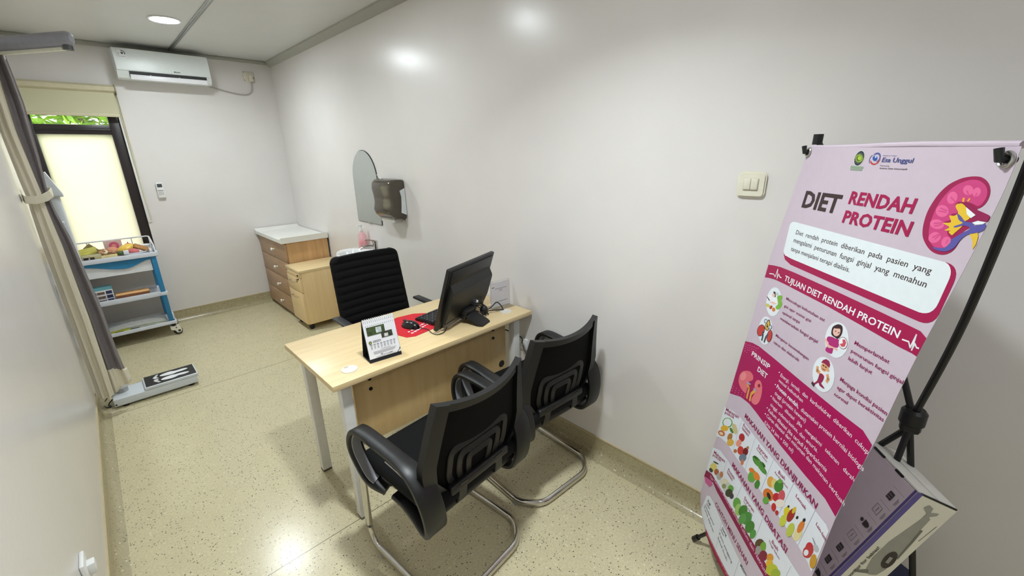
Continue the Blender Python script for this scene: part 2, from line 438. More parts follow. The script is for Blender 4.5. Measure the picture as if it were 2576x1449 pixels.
# window: dark frame, frosted lower pane, clear upper pane, pale reveal strip
wn = bpy.data.objects.new('window_1', None); C.objects.link(wn); wn['kind'] = 'structure'
fy0, fy1 = D+.02, D+.09
fm = MB()
fm.box(wx1-.075, wx1, fy0, fy1, wz0, wz1, DARKFRAME, .004); fm.box(wx0, wx0+.06, fy0, fy1, wz0, wz1, DARKFRAME, .004)
fm.box(wx0+.06, wx1-.075, fy0, fy1, 1.822, 1.900, DARKFRAME, .004); fm.box(wx0+.06, wx1-.075, fy0, fy1, wz1-.06, wz1, DARKFRAME, .004)
fm.box(wx0+.06, wx1-.075, fy0, fy1, wz0, wz0+.06, DARKFRAME, .004)
fm.box(wx0+.06, wx1-.075, fy0-.01, fy0+.012, 1.853, 1.862, DARKFRAME, .002)
fm.build('window_frame', None, wn)
MB().box(wx0+.06, wx1-.075, D+.055, D+.06, wz0+.06, 1.822, frosted('frosted_glass', (255, 252, 242))).build('frosted_pane', None, wn)
MB().box(wx0+.06, wx1-.075, D+.055, D+.06, 1.900, wz1-.06, clear('clear_glass', (255, 255, 255), .06, .02)).build('clear_pane', None, wn)
rv = MB(); rv.box(wx1, wx1+.032, D-.012, D+.001, 1.03, 2.12, WHITEP, .003); rv.box(wx1+.022, wx1+.03, D-.02, D-.01, 1.05, 2.14, CREAMP, .002)
rv.build('window_trim', None, wn)

# ------------------------------------------------------------------ outside the window
gw = MB().box(-3.2, 3.4, 8.2, 8.3, -0.2, 3.1, pm('garden_wall_white', (225, 222, 220), .8, var=.06))
for k in range(26): gw.box(-3.2, 3.4, 8.185, 8.2, -.2+k*.125, -.188+k*.125, pm('wall_joint', (150, 148, 146), .8))
tag(gw.build('garden_wall'), 'pale garden wall in level courses seen through the upper window pane', 'wall')
tag(MB().box(-3.2, 3.4, D+.15, 8.2, -.3, -.2, pm('garden_ground', (120, 116, 100), .9, var=.2)).build('garden_ground'), None, None, None, 'structure')
sh = thing('garden_shrub', 'bright green shrub behind the upper window pane', 'shrub', (0.62, 6.9, -.2))
leafm = pm('leaf_green', (118, 168, 22), .5, var=.5, scale=9)
lm = MB(); rr = random.Random(3)
for k in range(2600):
    a = rr.uniform(0, 2*PI); q = rr.random()**.5; zz = rr.uniform(1.2, 3.0)
    c = Vector((q*1.15*math.cos(a), q*.75*math.sin(a), zz)); d = Vector((rr.gauss(0, 1), rr.gauss(0, .7), rr.gauss(-.3, .6))).normalized()
    s_ = d.cross(Vector((rr.gauss(0, 1), rr.gauss(0, 1), rr.gauss(0, 1)))).normalized(); ln, wd = rr.uniform(.14, .28), rr.uniform(.02, .036)
    n_ = d.cross(s_)*.012
    lm.flat([c-d*ln*.5, c+s_*wd+n_, c+d*ln*.5, c-s_*wd+n_], leafm)
lm.build('foliage', None, sh)
sm = MB(); bark = pm('bark', (96, 78, 58), .9, var=.2)
for k in range(7):
    a = k*.9; sm.tube([(0.08*math.cos(a), .08*math.sin(a), 0), (.25*math.cos(a), .2*math.sin(a), 1.2), (.7*math.cos(a), .45*math.sin(a), 2.7)], .02, bark, 8, scales=[1.3, 1, .4])
sm.build('stem', None, sh)

# ------------------------------------------------------------------ downlights (the room's lamps)
def downlight(x, y, label, radiance, watts, spread=150):
    t = thing('downlight', label, 'ceiling light', (x, y, H), 0, 'round recessed ceiling lights')
    MB().lathe([(.098, 0), (.1, -.002), (.098, -.006), (.088, -.008), (.084, -.006), (.084, 0)], WHITEP, 32).build('trim_ring', None, t)
    MB().lathe([(.084, -.003), (.05, -.0055), (.0001, -.006)], glow('lamp_glow', (243, 252, 255), radiance), 32).build('diffuser', None, t)
    ld = bpy.data.lights.new('lamp_light', 'AREA'); ld.shape = 'DISK'; ld.size = .16; ld.energy = watts; ld.color = (.90, .97, 1.0); ld.spread = math.radians(spread)
    lo = bpy.data.objects.new('lamp_light', ld); C.objects.link(lo); lo.parent = t; lo.location = (0, 0, -.009)
    return t
downlight(0.665, 4.2, 'lit round ceiling downlight near the air conditioner', 250, 5)
downlight(0.70, 2.47, 'lit round ceiling downlight above the desk, out of the picture at the top', 140, 3.2)
downlight(0.70, 0.85, 'lit round ceiling downlight above the camera side of the room', 85, 15.5, 124)
downlight(0.70, -0.85, 'lit round ceiling downlight at the front end of the room', 20, 5)

# ------------------------------------------------------------------ air conditioner
ac = thing('air_conditioner', 'white split air conditioner high on the back wall above the window', 'air conditioner', (0, D, 0))
ax0, ax1, az0, az1 = .392, 1.078, 2.262, 2.512
def acprof(x):
    return [(0, az0+.02), (-.13, az0), (-.175, az0+.012), (-.192, az0+.05), (-.196, az0+.14), (-.19, az1-.02), (-.17, az1-.004), (-.03, az1), (0, az1-.005)]
ab = MB(); R_ = [[ab.bm.verts.new((x, y, z)) for y, z in acprof(x)] for x in (ax0+.006, ax0+.05, ax1-.05, ax1-.006)]
for e, sgn in ((0, 1), (3, -1)):
    for v in R_[e]: v.co.y *= .97; v.co.z = (v.co.z-(az0+az1)/2)*.97+(az0+az1)/2
for i in range(3):
    for j in range(9):
        ab.bm.faces.new([R_[i][j], R_[i][(j+1) % 9], R_[i+1][(j+1) % 9], R_[i+1][j]])
ab.bm.faces.new(R_[0][::-1]); ab.bm.faces.new(R_[3]); ab.mi(ACW)
ab.build('body', ACW, ac)
pn = MB(); pn.grid(lambda u, v: (ax0+.01+u*(ax1-ax0-.02), [-.2, -.2015, -.199, -.192][min(3, int(v*3+.5))], az0+.075+v*(az1-az0-.085)), 1, 3, ACW)
pn.box(ax0+.008, ax1-.008, -.2, -.185, az0+.068, az0+.076, ACW, .003)
pn.build('front_panel', None, ac)
MB().box(ax0+.085, ax1-.045, -.1965, -.172, az0+.022, az0+.066, pm('outlet_dark', (38, 38, 40), .6)).build('air_outlet', None, ac)
fl = MB(); fl.box(ax0+.087, ax1-.047, -.210, -.199, az0+.0, az0+.040, pm('louvre_white', (238, 238, 242), .35, var=.01), .003)
for q in (.25, .62): fl.box(ax0+.085+q*.55, ax0+.093+q*.55, -.2, -.185, az0+.03, az0+.045, ACW)
fl.build('louvre', None, ac)
lg = MB(); ffn = lambda x0, z0: (lambda x, y: (x0+x, -.2025, z0+y))
lg.box(.792, .80, -.2035, -.201, 2.346, 2.354, INK)
for k in range(7): lg.box(.802+k*.0052, .8058+k*.0052, -.2035, -.201, 2.3465, 2.352+(.002 if k == 0 else 0), DARKGREY)
lg.build('logo', None, ac)
st = MB(); st.box(.428, .49, -.2042, -.2, 2.428, 2.492, pm('sticker_pale', (226, 228, 228), .4), .001); st.box(.428, .49, -.2046, -.204, 2.428, 2.434, PAPER)
arc = [(r_*math.cos(t), r_*math.sin(t)) for r_, ts in ((.021, range(0, 13)), (.015, range(12, -1, -1))) for t in [-.5+2.4*q/12 for q in ts]]
st.flat([(.462+x, -.2047, 2.462+z) for x, z in arc], DARKGREY); st.flat([(.462+.0085*math.cos(2*PI*k/16), -.2047, 2.462+.0085*math.sin(2*PI*k/16)) for k in range(16)], DARKGREY)
for k in range(3): st.box(.433, .446-.002*k, -.2048, -.204, 2.459-.006*k, 2.462-.006*k, INKG)
st.box(.434, .48, -.2048, -.204, 2.434, 2.437, INKG)
st.build('energy_sticker', None, ac)
sb = MB(); sb.lathe([(.0001, -.001), (.009, -.001), (.009, .002)], PAPER, 14, (1.035, -.2035, 2.415), 'y')
sb.build('round_sticker', None, ac)
cord = catmull([(1.07, -.03, 2.275), (1.13, -.02, 2.262), (1.25, -.014, 2.236), (1.36, -.012, 2.222), (1.42, -.012, 2.235), (1.455, -.012, 2.28), (1.455, -.02, 2.355)], 6)
MB().tube(cord, .0055, pm('cord_grey', (176, 172, 164), .5), 8).build('power_cord', None, ac)
pl = MB(); pl.box(1.436, 1.474, -.05, -.012, 2.35, 2.415, CREAMP, .008); pl.build('plug', None, ac)
ws = thing('wall_socket', 'cream wall socket by the ceiling corner with the air conditioner plug', 'socket', (1.445, D, 2.40))
MB().box(-.052, .052, -.011, 0, -.045, .045, CREAMP, .006).build('plate', None, ws)
MB().box(.031, .043, -.014, -.01, -.02, .0, pm('switch_red', (90, 50, 45), .4), .002).build('rocker', None, ws)
for x, z in ((-.043, .037), (-.043, -.037)): MB().cyl((x, -.0125, z), .004, .003, DARKGREY, 'y', 10).build('screw', None, ws)

# ------------------------------------------------------------------ roller blind
rb = thing('roller_blind', 'cream roller blind half drawn over the top of the window', 'blind', (0, D, 0))
BL = pm('blind_fabric', (200, 196, 164), .8, var=.03, scale=400, bump=.15, bscale=700)
BLT = pm('blind_rail', (204, 196, 166), .5)
bx0, bx1 = -.255, .36
cs = MB(); cs.prism([(-.002, 2.155), (-.06, 2.16), (-.078, 2.175), (-.08, 2.205), (-.06, 2.222), (-.002, 2.224)], bx0, bx1, BLT, Matrix(((0,0,1,0),(1,0,0,0),(0,1,0,0),(0,0,0,1))), .003)
cs.build('cassette', None, rb)
MB().box(bx0+.01, bx1-.012, -.058, -.055, 1.985, 2.165, BL).build('fabric', None, rb)
MB().box(bx0+.008, bx1-.010, -.066, -.05, 1.964, 1.990, BLT, .004).build('bottom_rail', None, rb)
MB().box(bx1, bx1+.008, -.084, 0, 2.148, 2.228, pm('blind_bracket', (150, 142, 116), .4), .002).build('bracket', None, rb)
MB().tube([(bx1-.006, -.03, 2.15), (bx1-.004, -.022, 1.7), (bx1, -.018, 1.2)], .0025, BLT, 6).build('pull_chain', None, rb)
ch = MB(); ch.tube([(bx1+.006, -.026, 2.15), (bx1+.006, -.02, 1.7), (bx1+.004, -.016, 1.2)], .0025, BLT, 6)
ch.build('pull_chain', None, rb)

# ------------------------------------------------------------------ remote control
rc = thing('remote_control', 'small white air conditioner remote in a holder beside the window', 'remote', (.492, D, 1.32))
MB().box(-.03, .03, -.022, 0, -.075, -.01, WHITEP, .006).build('holder', None, rc)
MB().box(-.026, .026, -.032, -.006, -.068, .075, WHITEP, .006).build('body', None, rc)
MB().box(-.019, .019, -.034, -.031, .03, .062, pm('lcd_dark', (70, 76, 80), .3), .001).build('display', None, rc)
bt = MB()
for i in range(3):
    for j in range(3): bt.box(-.018+i*.013, -.008+i*.013, -.0345, -.031, -.005-j*.016, .005-j*.016, MIDGREY if j == 0 else pm('button_grey', (190, 190, 190), .4), .001)
bt.build('buttons', None, rc)

# ------------------------------------------------------------------ mirror, towel dispenser
mr = thing('wall_mirror', 'frameless arched mirror on the right wall above the basin', 'mirror', (W, 3.445, 1.05))
pts = [(-.215, 0), (.215, 0), (.215, .36)]+[(.215*math.cos(a), .36+.235*math.sin(a)) for a in [PI*k/24 for k in range(1, 24)]]+[(-.215, .36)]
MX = Matrix(((0, 0, -1, 0), (1, 0, 0, 0), (0, 1, 0, 0), (0, 0, 0, 1)))   # (x,y,z)->(-z, x, y)
MB().prism(pts, .004, .010, pm('mirror_glass', (206, 214, 212), .05, 1.0, var=.01), MX, .003).build('glass', None, mr)
MB().prism([(p[0]*.995, p[1]*.995+.001) for p in pts], 0.0005, .004, DARKGREY, MX).build('backing', None, mr)
MB().box(-.012, 0, -.03, .03, -.006, .008, CHROME, .002).build('clip', None, mr)
td = thing('towel_dispenser', 'smoky brown paper towel dispenser on the right wall beside the mirror', 'dispenser', (W, 2.975, 1.135))
SMOKE = pm('smoked_plastic', (74, 66, 54), .18, var=.12, scale=8, coat=.4)
prof = [(-.01, .0), (-.085, .006), (-.112, .03), (-.128, .068), (-.116, .12), (-.118, .17), (-.128, .23), (-.122, .268), (-.10, .292), (-.06, .300), (-.01, .296)]
tdm = MB(); hw = .142
rows = []
for yy, k in ((-hw, .93), (-hw+.012, .985), (-hw+.03, 1), (hw-.03, 1), (hw-.012, .985), (hw, .93)):
    rows.append([tdm.bm.verts.new((x*k if x < -.02 else x, yy, (z-.15)*(.96+.04*(k-.93)/.07)+.15)) for x, z in prof])
for i in range(5):
    for j in range(len(prof)): tdm.bm.faces.new([rows[i][j], rows[i][(j+1) % len(prof)], rows[i+1][(j+1) % len(prof)], rows[i+1][j]])
tdm.bm.faces.new(rows[0][::-1]); tdm.bm.faces.new(rows[-1]); tdm.mi(SMOKE)
tdm.build('cover', SMOKE, td, 40)
for s_ in (-1, 1):
    sp_ = MB(); sp_.prism([(-.004, .035), (-.046, .055), (-.040, .11), (-.036, .17), (-.046, .215), (-.004, .232)], 0, .004, pm('dispenser_white', (228, 234, 236), .3), Matrix(((1, 0, 0, 0), (0, 0, s_, s_*hw-(0 if s_ > 0 else 0)), (0, 1, 0, 0), (0, 0, 0, 1))), .0)
    sp_.build('side_panel', None, td)
MB().box(-.09, -.02, -.1, .1, -.022, .010, pm('tray_clear', (206, 204, 198), .2), .006).build('paper_slot', None, td)
kn = MB(); kn.tube([(-.06, -.135, .03), (-.035, -.146, .012), (-.022, -.148, .004)], .010, SMOKE, 10); kn.lathe([(.0001, 0), (.005, 0)], WHITEP, 10, (-.022, -.160, .004), 'y'); kn.build('hinge_knob', None, td)
kk = MB(); kk.tube([(-.085, .04, .300), (-.095, .06, .322), (-.10, .07, .328)], .005, WHITEP, 8); kk.box(-.095, -.075, .03, .05, .294, .306, WHITEP, .004); kk.build('key', None, td)
lg = MB(); DM = pm('dispenser_mark', (160, 152, 138), .4)
for y0, z0, wd, hh in ((-.07, .07, .004, .026), (-.078, .07, .005, .014), (-.088, .07, .008, .014), (-.1, .07, .008, .013), (-.07, .058, -.001, .003)):
    lg.box(-.1245, -.11, y0-abs(wd) if wd > 0 else -.11, y0, z0, z0+hh, DM)
lg.build('logo', None, td)

# ------------------------------------------------------------------ basin, tap, soap
bs = thing('wash_basin', 'white ceramic wall basin under the arched mirror', 'basin', (W, 3.42, .815))
bm_ = MB(); n_ = 40
def ring(sx, sy, z, cx=-.215):
    out = []; sx *= .735; sy *= .80; cx *= .765
    for k in range(n_):
        a = 2*PI*k/n_; x = cx+sx*math.cos(a); y = sy*math.sin(a)
        if x > -.002: x = -.002
        out.append(bm_.bm.verts.new((x, y, z)))
    return out
seq = [ring(.08, .10, -.17), ring(.15, .18, -.14), ring(.20, .235, -.07), ring(.222, .262, -.012), ring(.226, .266, 0), ring(.216, .256, .008), ring(.17, .22, .002, -.235), ring(.158, .205, -.01, -.235), ring(.14, .18, -.06, -.235), ring(.08, .1, -.11, -.235), ring(.02, .025, -.122, -.235)]
for a, b in zip(seq, seq[1:]):
    for k in range(n_):
        try: bm_.bm.faces.new([a[k], a[(k+1) % n_], b[(k+1) % n_], b[k]])
        except ValueError: pass
bm_.bm.faces.new(seq[0][::-1]); bm_.bm.faces.new(seq[-1]); bm_.mi(CERAMIC)
bm_.build('bowl', CERAMIC, bs, 60)
MB().lathe([(.055, -.62), (.06, -.5), (.075, -.2), (.085, -.145)], CERAMIC, 24, (-.12, 0, 0)).build('trap_cover', None, bs)
tp = thing('basin_tap', 'chrome lever tap on the wash basin', 'tap', (W-.055, 3.30, .819))
tb = MB(); tb.cyl((0, 0, 0), .026, .012, CHROME, 'z', 20, .003); tb.cyl((0, 0, .01), .021, .07, CHROME, 'z', 20, .004); tb.build('body', None, tp)
tb = MB(); tb.tube(catmull([(-.01, .0, .055), (-.05, .01, .062), (-.095, .02, .058), (-.125, .026, .045)], 5), .011, CHROME, 12); tb.build('spout', None, tp)
tb = MB(); tb.lathe([(.021, .08), (.024, .088), (.022, .1), (.01, .104)], CHROME, 20); tb.strip([(.0, 0, .1), (-.04, .012, .112), (-.078, .022, .118)], .022, .007, CHROME, side=(.2, 1, 0)); tb.build('lever', None, tp)
sp = thing('soap_bottle', 'clear pump bottle of pink soap on the basin rim', 'soap bottle', (W-.048, 3.545, .8245))
MB().lathe([(.0001, .002), (.03, .002), (.034, .008), (.034, .062), (.0001, .062)], pm('pink_soap', (240, 70, 90), .15, var=.03), 20).build('soap', None, sp)
MB().lathe([(.034, 0), (.036, .006), (.036, .085), (.034, .11), (.018, .135), (.013, .14), (.013, .15)], clear('bottle_clear', (255, 225, 228), .45, .1), 20).build('bottle', None, sp)
pu = MB(); pu.lathe([(.015, .148), (.015, .166), (.006, .168), (.006, .19), (.012, .192), (.012, .204), (.0001, .206)], WHITEP, 16); pu.tube([(0, 0, .198), (-.03, 0, .198), (-.038, 0, .19)], .005, WHITEP, 8); pu.build('pump', None, sp)

# ------------------------------------------------------------------ light switch and low wall fittings
ls = thing('light_switch', 'cream double light switch on the right wall left of the banner', 'light switch', (W, .494, 1.478))
MB().prism(rrect(.092, .088, .016), 0, .012, pm('switch_cream', (228, 224, 206), .3), MX, .005).build('plate', None, ls)
MB().box(-.0145, -.009, -.0245, .0245, -.020, .022, pm('switch_inset', (196, 190, 172), .3), .002).build('inset', None, ls)
for s_ in (-1, 1):
    MB().box(-.0175, -.012, -.0225 if s_ < 0 else .001, -.001 if s_ < 0 else .0225, -.017, .020, pm('rocker_cream', (226, 222, 204), .3), .002).build('rocker', None, ls)
lb = thing('wall_socket', 'white socket low on the left wall at the picture edge', 'socket', (L, 1.63, .40))
MB().box(0, .012, -.04, .04, -.045, .045, WHITEP, .005).build('plate', None, lb)
MB().box(.01, .03, -.012, .02, -.02, .02, WHITEP, .004).build('plug', None, lb)
for yy, lab in ((1.62, 'white wall socket under the desk by its right leg'), (1.53, 'white wall socket under the desk, right of the other socket')):
    so = thing('wall_socket', lab, 'socket', (W, yy, .50), 0)
    MB().box(-.012, 0, -.036, .036, -.036, .036, WHITEP, .005).build('plate', None, so)
    MB().cyl((-.016, 0, 0), .019, .005, pm('socket_grey', (205, 205, 205), .4), 'x', 18).build('outlet', None, so)
# ------------------------------------------------------------------ chest of drawers with tray
cd = thing('chest_of_drawers', 'oak chest of four drawers with white knobs in the back right corner', 'chest of drawers', (0, 0, 0))
cx0, cx1, cy0, cy1, ctop = 1.235, 1.652, 4.44, 5.30, .80
cb = MB(); cb.box(cx0+.02, cx1, cy0, cy0+.018, .03, ctop, OAKS, .001); cb.box(cx0+.02, cx1, cy1-.018, cy1, .03, ctop, OAKS, .001)
cb.box(cx0+.02, cx1, cy0+.018, cy1-.018, ctop-.018, ctop, OAKS, .001); cb.box(cx1-.01, cx1, cy0+.018, cy1-.018, .03, ctop-.018, OAKS)
cb.box(cx0+.02, cx1-.01, cy0+.018, cy1-.018, .03, .06, OAKS)
cb.box(cx1, cx1+.008, cy0+.002, cy0+.03, .1, ctop-.01, DARKGREY)
cb.build('body', None, cd)
MB().box(cx0+.06, cx1-.01, cy0+.02, cy1-.02, 0, .03, BLACKP).build('plinth', None, cd)
KNOB = pm('knob_white', (240, 238, 232), .25)
for k in range(4):
    z0, z1 = .045+k*.187, .045+k*.187+.182
    dr = MB().box(cx0, cx0+.02, cy0+.003, cy1-.003, z0, z1, OAK, .003); do = dr.build('drawer', None, cd)
    kb = MB().lathe([(.008, 0), (.007, -.012), (.014, -.018), (.017, -.026), (.014, -.032), (.0001, -.034)], KNOB, 16, (cx0, 4.80, (z0+z1)/2), 'x'); kb.build('knob', None, do)
tray = thing('changing_tray', 'white padded tray with raised edges on top of the oak chest', 'tray', (1.435, 4.87, ctop))
tm = MB(); tw, tl = .225, .445
def trayfn(u, v):
    x, y = -tw+2*tw*u, -tl+2*tl*v
    e = max(0, (abs(y)-(tl-.075))/.075, ); f = max(0, (abs(x)-(tw-.03))/.03)
    z = .022+.034*(e**1.3)*(1-.0*f)+.012*f*(1-e) - .01*(1-min(1, (tw-abs(x))/.01))*0
    return (x, y, z)
tm.shell(trayfn, 22, 44, lambda u, v: Vector((0, 0, -trayfn(u, v)[2])), pm('tray_white', (234, 234, 228), .5, var=.02, scale=12, bump=.1, bscale=60))
tm.build('tray_body', None, tray, 50)

# ------------------------------------------------------------------ mobile pedestal
mp = thing('drawer_pedestal', 'maple mobile pedestal with lockable drawers beside the oak chest', 'drawer unit', (0, 0, 0))
px0, px1, py0, py1 = 1.205, 1.648, 4.045, 4.405
MB().box(px0+.016, px1, py0, py1, .065, .575, PEDW, .002).build('body', None, mp)
MB().box(px0-.004, px1+.004, py0-.006, py1+.004, .575, .60, MAPLE, .003).build('top', None, mp)
HND = pm('handle_steel', (184, 170, 140), .3, .8)
for z0, z1, hz in ((.53, .572, None), (.385, .525, .475), (.07, .38, .325)):
    d_ = MB().box(px0-.002, px0+.016, py0+.004, py1-.004, z0, z1, PEDW, .0015).build('drawer', None, mp)
    if hz: MB().tube(fillet([(px0-.001, 4.17, hz), (px0-.024, 4.17, hz), (px0-.024, 4.30, hz), (px0-.001, 4.30, hz)], .01), .0035, HND, 8).build('handle', None, d_)
    else:
        lk = MB(); lk.cyl((px0-.01, 4.085, .551), .009, .01, BLACKP, 'x', 14)
        lk.build('lock', None, d_); lk = MB(); lk.cyl((px0-.009, 4.085, .514), .008, .01, BLACKP, 'x', 14); lk.box(px0-.022, px0-.008, 4.082, 4.088, .506, .522, CHROME, .001); lk.tube([(px0-.016, 4.085, .506), (px0-.016, 4.085, .488)], .003, BLACKP, 6)
        lk.build('lock', None, d_)
        MB().cyl((px0-.006, 4.38, .56), .006, .005, BLACKP, 'x', 12).build('screw', None, d_)
for x in (px0+.05, px1-.05):
    for y in (py0+.05, py1-.05):
        c_ = MB(); c_.box(x-.018, x+.018, y-.014, y+.014, .04, .065, BLACKP, .004); c_.cyl((x, y-.014, .024), .024, .01, BLACKP, 'y', 16, .003); c_.cyl((x, y+.004, .024), .024, .01, BLACKP, 'y', 16, .003)
        c_.build('caster', None, mp)

# ------------------------------------------------------------------ desk
dk = thing('office_desk', 'maple top desk on white square steel legs against the right wall', 'desk', (0, 0, 0))
dx0, dx1, dy0, dy1, dz = .507, 1.655, 1.544, 2.117, .735
MB().box(dx0, dx1, dy0, dy1, dz-.025, dz, MAPLE, .002).build('desktop', None, dk)
MB().box(dx0+.115, 1.535, dy0+.098, dy0+.114, .34, dz-.027, MAPLEV, .001).build('modesty_panel', None, dk)
LEG = pm('leg_white', (226, 226, 222), .35)
for x in (dx0+.045, dx1-.10):
    for y in (dy0+.045, dy1-.09):
        lg_ = MB().box(x, x+.045, y, y+.045, .012, dz-.025, LEG, .003).build('leg', None, dk)
        MB().box(x+.001, x+.044, y+.001, y+.044, 0, .012, pm('foot_grey', (96, 92, 84), .5), .001).build('foot', None, lg_)
fr = MB()
for y in (dy0+.055, dy1-.085): fr.box(dx0+.09, dx1-.10, y+.005, y+.035, dz-.06, dz-.027, LEG, .002)
for x in (dx0+.05, dx1-.095): fr.box(x+.003, x+.037, dy0+.09, dy1-.09, dz-.06, dz-.027, LEG, .002)
fr.build('under_frame', None, dk)
for x in (.70, 1.44):
    for z in (.655, .605): MB().cyl((x, dy0+.094, z), .0085, .006, BLACKP, 'y', 12).build('fixing', None, dk)
MB().lathe([(.0001, 0), (.02, 0), (.022, .002)], BLACKP, 14, (1.50, dy0+.096, .42), 'y').build('cable_hole', None, dk)
for x, y in ((.618, 1.637), (1.545, 1.645)):
    g = MB(); g.lathe([(.034, .0), (.034, .003), (.031, .0042), (.029, .0034), (.0001, .0034)], pm('grommet_white', (232, 228, 220), .4), 28, (x, y, dz)); g.box(x-.012, x+.004, y+.018, y+.028, dz+.0034, dz+.0042, pm('grommet_slot', (196, 180, 158), .5))
    g.build('grommet', None, dk)

# ------------------------------------------------------------------ desk calendar
ca = thing('desk_calendar', 'standing spiral desk calendar with photos, near the desk front edge', 'calendar', (.782, 1.655, dz), math.radians(-7))
cw, chh, lean = .142, .178, .054
NAVY = pm('calendar_board', (22, 24, 34), .5)
def cf(x, y): return Vector((x, -.0472+lean*y/chh, .003+y))             # front leaf plane
bd = MB(); bd.box(-cw/2-.002, cw/2+.002, -.045, .05, 0, .003, NAVY)
for s_, yb in ((-1, -.044), (1, .048)):
    bd.shell(lambda u, v: (-cw/2-.002+u*(cw+.004), yb+(.010-yb)*v, .002+v*chh), 1, 1, (0, .002*(1 if s_ < 0 else -1), 0), NAVY)
bd.build('stand', None, ca)
lf = MB(); off = Vector((0, -.0018, 0))
def q(x0, x1, y0, y1, m, k=1.0):
    lf.flat([cf(a, b)+off*k for a, b in ((x0, y0), (x1, y0), (x1, y1), (x0, y1))], m)
lf.shell(lambda u, v: cf(-cw/2+u*cw, .014+v*(chh-.012)), 1, 1, (0, .001, 0), PAPER)
q(-.06, .02, .112, .148, pm('photo_green', (66, 82, 44), .6, var=.6, scale=60)); q(-.02, .005, .118, .142, pm('photo_white', (200, 208, 210), .6, var=.3, scale=90), 1.1); q(.0, .05, .092, .117, pm('photo_dark', (52, 56, 38), .6, var=.7, scale=70), 1.2); q(.012, .03, .094, .108, pm('photo_white2', (205, 205, 200), .6, var=.4, scale=120), 1.3)
cols_ = [(-.058+k*.0148) for k in range(8)]
for k, x in enumerate(cols_):
    q(x, x+.010, .071, .0745, pm('calendar_grey', (150, 150, 158), .6))
    for j in range(4): q(x+.001, x+.009-.001*(j % 2), .066-j*.0036, .0678-j*.0036, pm('calendar_light', (196, 196, 200), .6))
for k in range(4): q(-.05, .055-.004*k, .042-k*.0034, .0435-k*.0034, pm('calendar_light', (196, 196, 200), .6))
q(-.015, .03, .0478, .049, INKG); q(-.01, .035, .0225, .024, INKG)
q(-.02, -.012, .023, .029, INKG); q(.02, .032, .0225, .0245, INK, 1.1); q(-.045, .0, .0185, .0195, INKG); q(.005, .05, .0185, .0195, INKG); q(-.04, .045, .0160, .0168, INKG)
for a_ in range(1): 
    c_ = cf(-.055, .083)+off; 
    lf.flat([c_+Vector((.0068*math.cos(t), lean/chh*.0068*math.sin(t), .0068*math.sin(t))) for t in [2*PI*k/20 for k in range(20)]], pm('emblem_dark', (62, 66, 48), .6))
    c_ = c_+off*.3; lf.flat([c_+Vector((.0045*math.cos(t), lean/chh*.0045*math.sin(t), .0045*math.sin(t))) for t in [2*PI*k/20 for k in range(20)]], pm('emblem_lime', (150, 164, 62), .6))
lettering(lf, 'G R O U P', lambda x, y: cf(-.043+x, .080+y)+off, .036, .005, INK, 1)
for k in range(9): q(-.043+k*.004, -.040+k*.004, .0865, .0885, DARKGREY)
lf.flat([cf(a, b)+off*1.4 for a, b in ((.05, .014), (.056, .014), (.071, .036), (.071, .03))], pm('leaf_trim', (60, 72, 74), .6))
for k in range(14):
    x = -.062+k*.0095; q(x, x+.003, .152, .1545, pm('hole_grey', (120, 124, 140), .6))
lf.build('leaf', None, ca)
sp_ = MB()
for k in range(16):
    x = -.0655+k*.0087; c_ = Vector((x, .010, chh-.002))
    sp_.tube([c_+Vector((0, .0095*math.cos(t), .0095*math.sin(t))) for t in [2*PI*j/14 for j in range(14)]], .0011, WHITEP, 6, True)
sp_.build('spiral', None, ca)

# ------------------------------------------------------------------ mouse mat, mouse, keyboard
mm = thing('mouse_mat', 'red mouse mat with white marks behind the calendar', 'mouse mat', (0, 0, dz))
RED = pm('mat_red', (206, 22, 40), .7, var=.06)
poly = [(.945, 1.80), (.96, 1.745), (1.00, 1.725), (1.15, 1.745), (1.215, 1.80), (1.215, 1.96), (1.16, 2.005), (1.06, 2.02), (.965, 1.97)]
MB().prism(poly, 0, .002, RED).build('mat', None, mm)
mk = MB(); rr = random.Random(5)
for k in range(16):
    x = 1.0+.02*(k % 8)+rr.uniform(0, .004); y = 1.765+.026*(k//8)+(k % 8)*.007
    mk.box(x, x+rr.uniform(.008, .015), y, y+.011, .002, .0024, PAPER)
mk.build('print', None, mm)
mo = thing('computer_mouse', 'black wired mouse on the red mat', 'mouse', (1.045, 1.845, dz+.0022), math.radians(18))
mb_ = MB(); mb_.ell((0, 0, 0), .032, .058, .036, BLACKG, 20, 14, None, lambda c: 1.0)
for v in mb_.bm.verts: v.co.z = max(0, v.co.z)*(1.0+.12*(-v.co.y/.058))
mb_.build('shell', None, mo, 50)
mb_ = MB(); mb_.box(-.002, .002, .01, .048, .024, .034, DARKGREY, .001); mb_.cyl((-.004, .034, .029), .008, .008, DARKGREY, 'x', 12); mb_.build('wheel', None, mo)
inv = Matrix.Rotation(math.radians(-18), 4, 'Z') @ Matrix.Translation((-1.045, -1.845, -(dz+.0022)))
MB().tube([inv @ p for p in catmull([(1.065, 1.785, dz+.008), (1.085, 1.745, dz+.006), (1.075, 1.695, dz+.004), (1.085, 1.655, dz+.004), (1.13, 1.66, dz+.004), (1.19, 1.72, dz+.004), (1.26, 1.78, dz+.005)], 6)], .002, CABLE, 6).build('cord', None, mo)
kb = thing('keyboard', 'black keyboard on the desk behind the monitor', 'keyboard', (1.135, 1.768, dz), math.radians(10))
MB().prism([(0, 0), (.42, 0), (.42, .14), (0, .14)], .0025, .017, BLACKP, None, .003).build('case', None, kb)
ks = MB(); KEY = pm('key_black', (30, 30, 32), .45); LEGEND = pm('key_mark', (170, 170, 172), .6)
